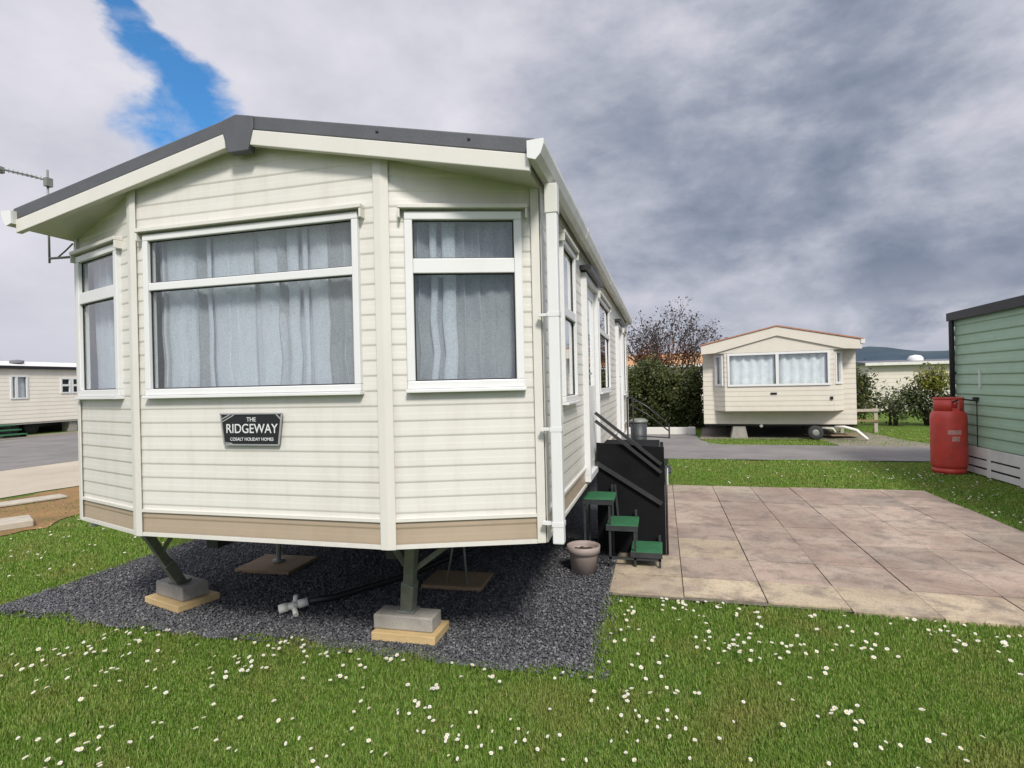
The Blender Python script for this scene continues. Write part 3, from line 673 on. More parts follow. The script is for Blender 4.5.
# ------------------------------------------------------------------ far cream caravan facing the road
def fvan():
    v = thing('bay_caravan', 'older cream caravan with projecting bay window and terracotta roof edge across the road', 'caravan', (3.3,12.2,0))
    v.rotation_euler[2] = R(-6.0)
    X0, X1, Y0, Y1 = 1.60, 5.02, 12.35, 20.5; zb = .36
    mb = MB()
    def add(k):
        off = len(mb.v); mb.v.extend(k.v); mb.f.extend(tuple(i+off for i in q) for q in k.f); mb.m.extend(k.m); mb.s.extend(k.s)
    cx_ = (X0+X1)/2; gt = lambda x: 2.74-.40*abs(x-cx_)/1.71
    T, L = frame((X0,Y0),(X1,Y0)); k = MB(T); clad(k, L, zb, lambda s: gt(X0+s)-.06, [(.34,L-.34,.70,2.12)], pitch=.12, depth=.0045); add(k)
    T, L = frame((X1,Y0),(X1,Y1)); k = MB(T); clad(k, L, zb, 2.28, [], pitch=.12, depth=.0045); add(k)
    T, L = frame((X0,Y1),(X0,Y0)); k = MB(T); clad(k, L, zb, 2.28, [], pitch=.12, depth=.0045); add(k)
    k = MB(); k.box(X0,X1,Y1-.02,Y1,zb,2.3); add(k)
    # bay
    bx0, bx1, fx0, fx1, yb = X0+.26, X1-.26, X0+.56, X1-.40, 12.0
    fx0, fx1 = 2.12, 4.50
    tc, lc = frame((fx0,yb),(fx1,yb)); k = MB(tc); clad(k, lc, .70, 2.15, [(.08,lc-.08,1.31,2.12)], pitch=.12, depth=.0045); add(k)
    tl_, ll = frame((bx0,Y0),(fx0,yb)); k = MB(tl_); clad(k, ll, .70, 2.15, [(.08,ll-.07,1.34,2.10)], pitch=.12, depth=.0045); add(k)
    tr_, lr = frame((fx1,yb),(bx1,Y0)); k = MB(tr_); clad(k, lr, .70, 2.15, [(.07,lr-.10,1.34,2.10)], pitch=.12, depth=.0045); add(k)
    k = MB(); k.prism([(bx0,Y0,.70),(bx1,Y0,.70),(fx1,yb,.70),(fx0,yb,.70)], (0,0,.02)); add(k)
    k = MB(); k.prism([(bx0,Y0,2.13),(bx1,Y0,2.13),(fx1,yb,2.13),(fx0,yb,2.13)], (0,0,.02)); add(k)
    mb.build('wall', M['cream_far'], v)
    def win(T, s0, s1, z0, z1, panes, name='window'):
        f = MB(T); rect_frame(f, s0, s1, z0, z1, .05, -.03, .03)
        for a in panes: f.box(a-.035, a+.035, -.03, .028, z0+.05, z1-.05)
        w = f.build(name, M['upvc'], v)
        g = MB(T); g.box(s0+.05, s1-.05, -.004, 0, z0+.05, z1-.05); g.build('pane', M['glass'], w)
        b = MB(T)
        edges = [s0+.05]+list(panes)+[s1-.05]
        if panes:
            for (a, c, side) in ((s0+.05, panes[0]-.05, 0), (panes[0]+.05, s1-.05, 1)):
                n = 16; ids = []
                for r_ in range(6):
                    t_ = r_/5; sh = .0
                    ids.append([b.V((min(max(a+(c-a)*j/n+sh*(j/n if not side else 1-j/n), s0+.03), s1-.03), -.08-.03*math.cos(j*1.9), z1-.04-(z1-z0-.06)*t_)) for j in range(n+1)])
                for r_ in range(5):
                    for j in range(n): b.F((ids[r_][j], ids[r_+1][j], ids[r_+1][j+1], ids[r_][j+1]), 0, True)
        else: b.box(s0+.05, s1-.05, -.07, -.06, z0+.05, z1-.05)
        b.build('curtain', M['cloth_far'], w)
    win(tc, .07, lc-.07, 1.31, 2.12, [lc/2]); win(tl_, .08, ll-.06, 1.33, 2.10, []); win(tr_, .06, lr-.10, 1.33, 2.10, [])
    # rear of the bay room
    k = MB(); k.box(X0+.05,X1-.05,14.5,14.55,zb,2.2); k.box(X0+.05,X1-.05,Y0+.1,14.5,zb,zb+.03); k.build('partition', M['cream_far'], v)
    # roof with pediment
    yf = 11.93
    k = MB(); k.prism([(X0-.04,yf,2.34),(X0-.04,yf,2.37),(cx_,yf,2.77),(X1+.09,yf,2.37),(X1+.09,yf,2.34),(cx_,yf,2.74)], (0,Y1-yf+.1,0)); rf = k.build('roof', M['terracotta'], v)
    k = MB()
    k.prism([(X0-.02,yf+.02,2.335),(X0-.02,yf+.02,2.13),(X0+.30,yf+.02,2.15),(cx_,yf+.02,2.52),(X1-.30,yf+.02,2.15),(X1+.06,yf+.02,2.13),(X1+.06,yf+.02,2.335),(cx_,yf+.02,2.735)], (0,.06,0)); k.build('fascia', M['cream_far'], rf)
    k = MB(); k.prism([(X0+.0,yf+.06,2.135),(X1-.0,yf+.06,2.135),(cx_,yf+.06,2.62)], (0,.04,0)); k.build('gable_panel', M['cream_far'], rf)
    for s_ in (1,):
        x = X0-.08 if s_ < 0 else X1+.08
        k = MB(); k.bar((x,yf,2.30),(x,Y1,2.30),.08,.1); k.build('gutter', M['gutter'], rf)
    k = MB(); k.box(X0+.05,X1-.05,Y0+.05,Y1-.05,zb-.05,zb-.005); k.build('underfloor', M['floor'], v)
    k = MB(); k.box(2.4,2.5,12.5,20,.2,zb-.05); k.box(4.1,4.2,12.5,20,.2,zb-.05); k.build('chassis', M['darksteel'], v)
    for x in (2.2, 4.3):
        TT = lambda a, b, c, x=x: Vector((x+c, 16+a, .28+b)); q = MB(TT); q.lathe((0,0,0), [(.0,-.08),(.26,-.08),(.28,-.05),(.28,.05),(.26,.08),(0,.08)], 20); q.build('wheel', M['rubber'], v)
    k = MB(tc); k.box(lc/2-.16, lc/2-.02, .009, .016, 1.10, 1.15); k.build('nameplate', M['plate'], v)
    k = MB(tr_); k.lathe((0,0,0), [(0,0)], 3) if False else None
    k = MB(tc); k.box(lc-.08,lc-.02,.01,.03,.97,1.04); k.build('socket', M['plate'], v)
    k = MB(); k.tube([(2.95,12.4,zb-.04),(2.95,12.36,zb-.04)], .04, 10); k.build('waste_pipe', M['whiteplastic'], v)
fvan()
mb = MB(); mb.prism([(2.26,12.42,.0),(2.66,12.42,.0),(2.60,12.42,.30),(2.32,12.42,.30)], (0,.3,0)); solo(mb, 'concrete_block', M['concrete'], 'tapered grey concrete block under the left front of the far bay caravan', 'concrete block', (2.46,12.57,0))
wl = thing('loose_wheel', 'small wheel with pale rim leaning in the dark under the far bay caravan', 'wheel', (4.12,12.1,0))
TT = lambda a, b, c: Vector((4.12+a, 12.12+c+b*.12, .17+b))
k = MB(TT); k.lathe((0,0,0), [(.09,-.05),(.155,-.055),(.175,-.03),(.175,.03),(.155,.055),(.09,.05)], 22); k.build('tyre', M['rubber'], wl)
k = MB(TT); k.lathe((0,0,0), [(0,-.045),(.05,-.05),(.095,-.035),(.095,.035),(0,.04)], 18); k.build('rim', M['steel'], wl)
k = MB(); k.tube([(4.55,12.15,.30),(4.72,12.05,.31),(4.95,11.95,.24),(5.12,11.9,.07),(5.16,11.9,.03)], .035, 10); k.tube([(4.28,12.2,.27),(4.5,12.12,.27),(4.55,12.1,.18)], .022, 8)
solo(k, 'bent_pipe', M['whiteplastic'], 'pale bent pipe lying by the right front corner of the far bay caravan', 'pipe', (4.9,12,0))
mb = MB()
for dx, dy, l, rz in ((4.75,12.7,.9,.1),(4.6,12.9,1.1,-.05),(4.85,12.5,.7,.2)): mb.obox((dx,dy,.06+.05*rz+random.random()*.04), (l,.14,.035), rz)
solo(mb, 'plank_pile', M['oldwood'], 'weathered planks heaped under the right corner of the far bay caravan', 'planks', (4.7,12.7,0))

# ------------------------------------------------------------------ left caravan across the road
def lvan():
    v = thing('side_on_caravan', 'pale cream caravan seen side on at the far left beyond the road', 'caravan', (-24,13,0))
    X = -22.5; Y0, Y1 = 8.5, 17.5; zb = .47
    T, L = frame((X,Y0),(X,Y1)); mb = MB(T)
    wins = [(12.62-Y0,13.18-Y0,1.38,2.22), (14.42-Y0,14.78-Y0,1.55,2.14), (14.86-Y0,15.20-Y0,1.55,2.14), (9.3-Y0,10.6-Y0,1.3,2.2)]
    clad(mb, L, zb, 2.58, wins, pitch=.15, depth=.005)
    k = MB(); k.box(X-3.1,X-3.05,Y0,Y1,zb,2.55); k.box(X-3.05,X-.01,Y0,Y0+.04,zb,2.55); k.box(X-3.05,X-.01,Y1-.04,Y1,zb,2.55); k.box(X-3.05,X-.03,Y0+.05,Y1-.05,zb-.06,zb-.01)
    off = len(mb.v); mb.v.extend(k.v); mb.f.extend(tuple(i+off for i in q) for q in k.f); mb.m.extend(k.m); mb.s.extend(k.s)
    mb.build('wall', M['cream_side'], v)
    for j, (a, b, c, d) in enumerate(wins):
        f = MB(T); rect_frame(f, a-.02, b+.02, c-.02, d+.02, .06, -.03, .03)
        if j in (1,2): f.box(a, b, -.03, .028, 1.82, 1.90)
        else: f.box(a+(b-a)*.33-.04, a+(b-a)*.33+.04, -.03, .028, c, d)
        w = f.build('window', M['upvc'], v)
        g = MB(T); g.box(a, b, -.004, 0, c, d); g.build('pane', M['glass'], w)
        q = MB(T); q.box(a+.02, b-.02, -.10, -.09, c, d); q.build('curtain', M['cloth_far'] if j in (0,3) else M['dark'], w)
    k = MB(); k.prism([(X+.10,Y0-.1,2.56),(X+.10,Y0-.1,2.60),(X-1.5,Y0-.1,2.84),(X-3.15,Y0-.1,2.60),(X-3.15,Y0-.1,2.56)], (0,Y1-Y0+.2,0)); rf = k.build('roof', M['skirt'], v)
    k = MB(); k.box(X+.02,X+.13,Y0-.1,Y1+.1,2.48,2.59); k.build('gutter', M['blacktrim'], rf)
    k = MB(); k.lathe((X-.6,13.25,2.72), [(.22,0),(.22,.1),(0,.14)], 12); k.build('vent', M['greyroof'], rf)
    k = MB(); k.box(X-2.4,X-2.3,Y0+.3,Y1-.3,.25,zb-.06); k.box(X-.8,X-.7,Y0+.3,Y1-.3,.25,zb-.06); k.build('chassis', M['darksteel'], v)
    for y in (12.8, 13.5):
        TT = lambda a, b, c, y=y: Vector((X-.35+c, y+a, .27+b)); q = MB(TT); q.lathe((0,0,0), [(0,-.09),(.25,-.09),(.27,-.06),(.27,.06),(.25,.09),(0,.09)], 20); q.build('wheel', M['rubber'], v)
    for y in (9.5, 11.3, 14.8, 16.4):
        k = MB(); k.box(X-.5,X-.1,y,y+.3,.0,.40); k.build('support', M['concrete'], v)
    k = MB(); k.box(X-3.0,X-2.9,Y0,Y1,0,zb-.06); k.build('rear_skirt', M['floor'], v)
lvan()
ls = thing('caravan_steps', 'dull green steps in front of the far left caravan', 'steps', (-22.0,12.0,0))
for k_, (dx, z) in enumerate(((.0,.44),(.28,.28),(.56,.13))):
    k = MB(); k.box(-22.4+dx,-22.1+dx,11.7,12.5,z-.04,z); k.build('tread', M['green_tread'], ls)
k = MB(); k.box(-22.4,-22.36,11.7,12.5,0,.40); k.box(-22.4,-21.6,11.7,11.74,0,.09); k.box(-22.4,-21.6,12.46,12.5,0,.09); k.build('frame', M['darksteel'], ls)

# ------------------------------------------------------------------ distant buildings behind
def simple_van(name, label, X0, X1, Y0, Y1, ez, rz, wallm, roofm, dome=None, along='x', win=None):
    v = thing(name, label, 'caravan', ((X0+X1)/2,(Y0+Y1)/2,0))
    mb = MB()
    for A, B in (((X0,Y0),(X1,Y0)),((X1,Y0),(X1,Y1)),((X1,Y1),(X0,Y1)),((X0,Y1),(X0,Y0))):
        T, L = frame(A, B); k = MB(T); clad(k, L, .4, ez, [], pitch=.16, depth=.005); k.box(.1, L-.1, -.06, -.03, 0, .41)
        off = len(mb.v); mb.v.extend(k.v); mb.f.extend(tuple(i+off for i in q) for q in k.f); mb.m.extend(k.m); mb.s.extend(k.s)
    mb.build('wall', M[wallm], v)
    k = MB(); ym = (Y0+Y1)/2
    k.prism([(X0-.15,Y0-.2,ez),(X0-.15,Y0-.2,ez+.06),(X0-.15,ym,rz),(X0-.15,Y1+.2,ez+.06),(X0-.15,Y1+.2,ez)], (X1-X0+.3,0,0)); rf = k.build('roof', M[roofm], v)
    k = MB(); k.box(X0-.15,X1+.15,Y0-.27,Y0-.2,ez-.06,ez+.06); k.build('gutter', M['gutter'], rf)
    if dome:
        k = MB(); k.lathe((dome,Y0+.5,ez+.1), [(.28,0),(.28,.12),(.2,.22),(0,.26)], 16); k.build('roof_vent', M['upvc'], rf)
    if win:
        k = MB(); k.box(win[0],win[1],Y0-.04,Y0-.012,win[2],win[3]); w = k.build('window', M['upvc'], v); k = MB(); k.box(win[0]+.06,win[1]-.06,Y0-.046,Y0-.041,win[2]+.06,win[3]-.06); k.build('pane', M['dark'], w)
simple_van('grey_roofed_caravan', 'cream caravan with grey roof and white domed vent behind the right hand bushes', 8.95, 15.5, 24.0, 27.2, 1.98, 2.16, 'cream_far', 'greyroof', dome=10.9, win=(12.0,13.0,1.2,1.75))
simple_van('orange_roofed_caravan', 'cream caravan with orange brown roof behind the hedge and bare tree', -2.6, 3.8, 23.0, 26.2, 2.12, 2.75, 'cream_far', 'orange')

# ------------------------------------------------------------------ plants
def leaves(mb_name, pts, nrm, size, matl, parent, jitter=.9):
    n = len(pts); pts = np.asarray(pts)
    q = RNG.normal(size=(n,3)); q = q*jitter + np.asarray(nrm); q /= np.linalg.norm(q,axis=1)[:,None]
    a = np.cross(q, RNG.normal(size=(n,3))); a /= np.linalg.norm(a,axis=1)[:,None]; b = np.cross(q, a)
    s = (np.asarray(size)*RNG.uniform(.6,1.3,n))[:,None]
    v = np.stack([pts-a*s, pts+b*s*.5, pts+a*s, pts-b*s*.5], 1).reshape(-1,3)
    f = np.arange(4*n)
    o = np_mesh(mb_name, v, f, np.full(n,4), matl); attach(o, parent); return o
def clumpy(center, radii, nclump, nleaf, clump_r, flat_bottom=0):
    c = np.asarray(center); rr = np.asarray(radii); out = []; nr = []
    for k in range(nclump):
        d = RNG.normal(size=3); d /= np.linalg.norm(d); r = RNG.uniform(.45,1.)**.5
        cc = c + d*rr*r*RNG.uniform(.85,1.08)
        if cc[2] < flat_bottom: cc[2] = flat_bottom + RNG.uniform(0,.2)
        m = RNG.normal(size=(nleaf,3))*clump_r*RNG.uniform(.6,1.3); out.append(cc+m); nr.append(np.tile(d*.7+np.array([0,0,.5]),(nleaf,1)))
    return np.concatenate(out), np.concatenate(nr)
def bush(name, label, cat, c, radii, matl, nclump=90, nleaf=60, cr=.14, size=.05, stems=5, group=None):
    root = thing(name, label, cat, (c[0],c[1],0), group)
    p, n = clumpy((c[0],c[1],c[2]), radii, nclump, nleaf, cr, .08)
    p[:,2] = np.maximum(p[:,2], .03)
    leaves('foliage', p, n, size, M[matl], root)
    k = MB()
    for j in range(stems):
        a = random.uniform(0,6.28); rr = radii[0]*random.uniform(.2,.7)
        k.tube([(c[0]+.1*math.cos(a),c[1]+.1*math.sin(a),0),(c[0]+rr*.5*math.cos(a),c[1]+rr*.3*math.sin(a),c[2]*.6),(c[0]+rr*math.cos(a),c[1]+rr*.5*math.sin(a),c[2]*1.25)], .03, 6, r2=.01)
    k.build('stems', M['bark'], root)
    return root
# hedge: boxy mass built of clumps
hd = thing('hedge', 'dense dark green hedge between the near caravan and the far bay caravan', 'hedge', (.6,16.6,0))
P_, N_ = [], []
for k in range(420):
    x = RNG.uniform(-.9,1.65); y = RNG.uniform(15.7,17.4); z = RNG.uniform(.1,1.0)*1.0
    face = RNG.integers(0,4)
    top = 1.68 + .17*math.sin(x*3.1+1) + .10*math.sin(x*7.7)
    if face <= 1: y = 15.75 + .22*math.sin(x*4+z*3) + RNG.uniform(-.08,.1); z = RNG.uniform(.08,top)
    elif face == 2: z = top + RNG.uniform(-.12,.10)
    else: z = RNG.uniform(.1,top); x = RNG.choice([-.9,1.60])+RNG.uniform(-.1,.1)
    m = RNG.normal(size=(95,3))*.12*RNG.uniform(.6,1.3); P_.append(np.array([x,y,z])+m); N_.append(np.tile([0,-.6,.5],(95,1)))
P_ = np.concatenate(P_); P_[:,2] = np.maximum(P_[:,2], .03)
leaves('foliage', P_, np.concatenate(N_), .05, M['hedgeleaf'], hd)
k = MB()
for j in range(9): x = -.8+j*.28; k.tube([(x,16.5,0),(x+.1,16.3,.6),(x-.05,16.4,1.4)], .04, 6, r2=.012)
k.build('stems', M['bark'], hd)
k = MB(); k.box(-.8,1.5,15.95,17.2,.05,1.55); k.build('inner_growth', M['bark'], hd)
# bare tree
def tree(name, label, base, h, seed, spread, nleaf, lm, group=None):
    rnd = random.Random(seed); root = thing(name, label, 'tree', base); k = MB(); tips = []
    def grow(p, d, l, r, depth):
        n = 3; pts = [p]; q = p.copy(); dd = d.copy()
        for i in range(n):
            dd = (dd + Vector((rnd.gauss(0,.14), rnd.gauss(0,.14), rnd.gauss(.05,.08)))).normalized(); q = q + dd*l/n; pts.append(q.copy())
        k.tube(pts, r, 6 if depth > 2 else 5, r2=r*.6, cap=False)
        if depth == 0: tips.append((q.copy(), dd.copy())); return
        if depth < 3: tips.append((q.copy(), dd.copy()))
        for j in range(rnd.choice((2,3,3))):
            a = rnd.uniform(0,6.28); nd = (dd*1.0 + Vector((math.cos(a)*spread, math.sin(a)*spread, rnd.uniform(-.05,.35)))).normalized()
            grow(pts[-1] if j < 2 else pts[-2], nd, l*rnd.uniform(.62,.86), r*.58, depth-1)
    for j in range(4):
        a = rnd.uniform(0,6.28); grow(Vector(base)+Vector((rnd.uniform(-.3,.3),rnd.uniform(-.2,.2),0)), Vector((math.cos(a)*.28,math.sin(a)*.2,1)).normalized(), h*.33, .05, 4)
    k.build('trunk', M['bark'], root)
    P = []; 
    for p, d in tips:
        for i in range(nleaf): P.append(tuple(p + Vector((rnd.gauss(0,.09),rnd.gauss(0,.09),rnd.gauss(0,.08)))))
    P = np.array(P); leaves('crown', P, np.tile([0,0,.4],(len(P),1)), .045, M[lm], root)
    return root
tree('shrubby_tree', 'sparse half bare tree with rusty lower leaves rising behind the hedge', (.35,18.4,0), 4.0, 5, .6, 4, 'darkleaf')
tree('shrubby_tree', 'second sparse leafless tree nearer the far bay caravan, with dark leaf clumps at its tips', (1.5,18.9,0), 4.3, 12, .6, 6, 'darkleaf')
bush('shrub', 'rust coloured shrub showing over the top of the dark hedge', 'shrub', (.75,18.1,2.35), (1.15,.35,.38), 'redleaf', 44, 36, .16, .05)
bush('shrub', 'dark green tall shrub right beside the far bay caravan', 'shrub', (6.0,16.2,.95), (.62,.6,.80), 'hedgeleaf', 110, 60, .13, .05)
bush('shrub', 'open grey green bush between the dark shrub and the yellowish bush', 'shrub', (7.3,16.6,.62), (.55,.5,.50), 'bushleaf', 34, 40, .12, .05)
bush('shrub', 'yellow tipped bush just left of the red gas bottle', 'shrub', (8.25,16.6,.80), (.65,.5,.62), 'bushleaf', 70, 46, .12, .05)
bush('shrub', 'bright yellow green flowering sprigs at the top of the bush', 'shrub', (8.25,16.2,1.35), (.42,.3,.32), 'yellowleaf', 34, 40, .10, .045)
fe = thing('rail_fence', 'short weathered rail fence right of the far bay caravan', 'fence', (5.7,14,0))
k = MB(); k.bar((6.0,14,0),(6.0,14,.64),.08,.08); k.build('post', M['kerb'], fe)
k = MB(); k.bar((5.2,14,0),(5.2,14,.62),.08,.08); k.build('post', M['kerb'], fe)
k = MB(); k.bar((5.1,14.06,.58),(6.05,13.94,.60),.05,.07); k.build('rail', M['kerb'], fe)
k = MB(); k.bar((5.1,14.06,.33),(6.05,13.94,.32),.04,.05); k.build('rail', M['oldwood'], fe)
k = MB(); k.box(-1.6,1.40,13.5,13.72,0,.19); k.box(1.28,1.46,13.40,13.78,0,.20); solo(k, 'low_wall', M['cream2'], 'low cream wall at the foot of the dark hedge', 'wall', (0,13.6,0), bevel=.01)

# ------------------------------------------------------------------ ground surfaces
def sheet(name, pts, z, matl, kind='structure'):
    mb = MB(); mb.poly([(x,y,z) for x, y in pts]); o = mb.build(name, matl); tag(o, kind=kind); return o
# lawn ground: one gently uneven sheet reaching the horizon
def grid_ground():
    xs = np.concatenate([[-900,-300,-120,-60,-40], np.arange(-30,20.1,.5), [30,60,120,300,900]]); ys = np.concatenate([[-300,-60,-20,-10], np.arange(-6,30.1,.5), [45,80,160,400,1200]])
    Xg, Yg = np.meshgrid(xs, ys, indexing='ij'); Z = -.004 - .012*(np.sin(Xg*1.3+Yg*.7)*.5+.5)*((np.abs(Xg)<20)&(np.abs(Yg)<25))
    nx, ny = len(xs), len(ys); v = np.stack([Xg,Yg,Z],-1).reshape(-1,3)
    i, j = np.meshgrid(np.arange(nx-1), np.arange(ny-1), indexing='ij'); a = (i*ny+j).ravel()
    f = np.stack([a, a+ny, a+ny+1, a+1], 1).ravel(); o = np_mesh('ground', v, f, np.full((nx-1)*(ny-1),4), M['ground'], True); tag(o, kind='structure')
grid_ground()
def wob(x, s=1.): return .035*math.sin(x*3.1*s)+.025*math.sin(x*7.3*s+1)+.018*math.sin(x*17*s+2)
gp = []
for k in range(60):
    x = -3.93+4.05*k/59; gp.append((x, .07+wob(x)))
for k in range(60):
    y = .12+7.6*k/59; gp.append((.16+.03*min(y,1.4)+.4*wob(y), y))
gp.append((-4.0,7.7))
for k in range(40):
    y = 7.6-7.5*k/39; gp.append((-3.95+.6*wob(y+4), y))
sheet('gravel_bed', gp, .004, M['gravel'])
sheet('road', [(-.5,8.38),(7.5,8.40),(30,8.2),(30,10.4),(6.2,10.65),(4.5,10.78),(1.9,11.0),(1.5,11.8),(1.42,13.6),(-6,14.5),(-6,8.4)], .008, M['asphalt'])
sheet('site_road', [(-12.25,-30),(-12.2,2),(-12.1,7),(-12.3,60),(-20.9,60),(-20.8,12),(-20.7,-30)], .008, M['asphalt'])
sheet('verge', [(-20.9,-30),(-20.95,60),(-22.3,60),(-22.1,-30)], .006, M['track'])
cp = [(-12.3,-6)]
for k in range(30):
    y = -6+15*k/29; cp.append((-8.75+1.8*wob(y*.6), y))
cp.append((-12.3,12)); sheet('concrete_pad', cp, .004, M['concrete_pad'])
ep = []
for k in range(26):
    y = .6+3.9*k/25; ep.append((-6.15-.12*(y-.6)+2.5*wob(y*1.3), y))
for k in range(26):
    y = 4.5-4.1*k/25; ep.append((-8.6+1.5*wob(y*2), y))
sheet('bare_earth', ep, .002, M['earth'])
sheet('hardstanding', [(1.5,12.15),(5.2,12.15),(6.0,21),(2.2,21)], .003, M['track'])
sheet('track', [(4.3,10.6),(6.3,10.6),(5.95,12.2),(5.8,14.5),(4.3,14.5),(4.2,12)], .004, M['track'])
# patio of slabs (one mesh, joints as gaps over a dark bed)
def patio():
    xs = [.20,.71,1.24,1.73,2.22,2.74,3.26,3.80]; ys = [1.17,1.60,2.10,2.70,3.28,3.86,4.44,5.02,5.50]
    v = []; f = []; cols = []
    rnd = random.Random(4)
    for i in range(len(xs)-1):
        for j in range(len(ys)-1):
            g = .0035; x0, x1, y0, y1 = xs[i]+g, xs[i+1]-g, ys[j]+g, ys[j+1]-g
            z = .018+rnd.uniform(0,.005); b = len(v); tl = rnd.uniform(-.004,.004)
            if j == 0: y0 += .10*math.sin(i*1.1+.5)*.5
            v += [(x0,y0,z),(x1,y0,z+tl),(x1,y1,z+tl),(x0,y1,z),(x0,y0,-.01),(x1,y0,-.01),(x1,y1,-.01),(x0,y1,-.01)]
            f += [(b,b+1,b+2,b+3),(b,b+4,b+5,b+1),(b+1,b+5,b+6,b+2),(b+2,b+6,b+7,b+3),(b+3,b+7,b+4,b)]
            base = Vector((.385,.305,.245))*rnd.uniform(.78,1.12) + Vector((rnd.uniform(-.01,.02),0,0))
            if (i, j) == (1,2) or j == 0 or (i, j) in ((0,1),): base = Vector((.50,.41,.285))*rnd.uniform(.85,1.08)
            if j == 7 and i < 3: base = Vector((.36,.30,.225))
            cols += [(*base,1)]*5
    me = bpy.data.meshes.new('patio'); me.from_pydata(v, [], f); ca = me.color_attributes.new('slab','FLOAT_COLOR','CORNER')
    k = 0
    for p in me.polygons:
        for li in p.loop_indices: ca.data[li].color = cols[p.index]
    me.materials.append(M['slab']); o = bpy.data.objects.new('patio', me); COL.objects.link(o); tag(o, kind='structure')
    sheet('patio_bed', [(.19,1.16),(3.81,1.16),(3.81,5.51),(.19,5.51)], .0105, M['joint'])
patio()
# loose slabs at left
for (x, y, sx, sy, rz, lab) in ((-8.0,3.05,.9,.30,R(70),'long pale kerb slab between the concrete pad and the brown earth'), (-7.4,3.75,.55,.3,R(62),'short pale slab at the edge of the brown earth by the near caravan'), (-6.75,1.75,.85,.42,R(60),'thick weathered slab lying on the grass at the left edge')):
    mb = MB(); mb.obox((x,y,.025 if sx != .85 else .04), (sx,sy,.035 if sx != .85 else .08), rz); solo(mb, 'paving_slab', M['kerb'], lab, 'slab', (x,y,0), bevel=.012)
# hills
def hill():
    n = 120; v = []; f = []
    for k in range(n+1):
        a = R(-70) + R(150)*k/n; r0, r1 = 700, 1100
        h = 22 + 6*math.sin(a*9+1.0) + 4*math.sin(a*21+.6) + 2*math.sin(a*47)
        az = math.degrees(a)
        h *= max(0., min(1., (az-2)/10)) if az < 12 else 1.
        v += [(r0*math.sin(a), r0*math.cos(a), -1), ((r0+90)*math.sin(a),(r0+90)*math.cos(a), max(h,.0)*1.0-.5), ((r0+190)*math.sin(a),(r0+190)*math.cos(a), max(h,0.)*1.75), (r1*math.sin(a), r1*math.cos(a), -1)]
    for k in range(n):
        for j in range(3): f += [4*k+j, 4*(k+1)+j, 4*(k+1)+j+1, 4*k+j+1]
    o = np_mesh('hill', np.array(v), f, np.full(n*3,4), M['hill'], True); tag(o, kind='structure')
hill()

# ------------------------------------------------------------------ grass, pebbles, daisies
CAM = np.array([.59,-2.85])
def in_gravel(x, y, m=0.):
    e = .035*np.sin(x*3.1)+.025*np.sin(x*7.3+1)+.018*np.sin(x*17+2)
    return (x > -3.95-m) & (x < .2+m) & (y > .07+e-m) & (y < 7.7)
def in_patio(x, y, m=0.): return (x > .18-m) & (x < 3.82+m) & (y > 1.16-m) & (y < 5.52+m)
def lawn_ok(x, y):
    jit = RNG.normal(0,.022,np.shape(x)); ok = ~in_gravel(x+jit, y+jit) & ~in_patio(x+jit, y-jit)
    ok &= ~((y > 8.36+.06*np.sin(x*2.3)+.05*np.sin(x*5.1)) & (y < 10.85+.10*np.sin(x*1.9)+.06*np.sin(x*4.7)) & (x > -6)); ok &= ~((x > 4.3) & (x < 6.3-.12*(y-10.7)) & (y > 10.6) & (y < 14) & (RNG.random(np.shape(x)) < .8)); ok &= ~((x < -6.15) & (x > -8.7) & (y < 4.4) & (y > .6) & (RNG.random(x.shape) < .93)); ok &= ~((x < -8.65) & (x > -22.3))
    ok &= ~((x > GX0-.02) & (x < 8.1) & (y < GY1)); ok &= ~((y > 10.7) & (y < 13.7) & (x < 1.6)); ok &= ~((x > 1.6) & (x < 5.0) & (y > 12.5)); ok &= ~((y > 13.7) & (y < 17.4) & (x < 1.6))
    return ok
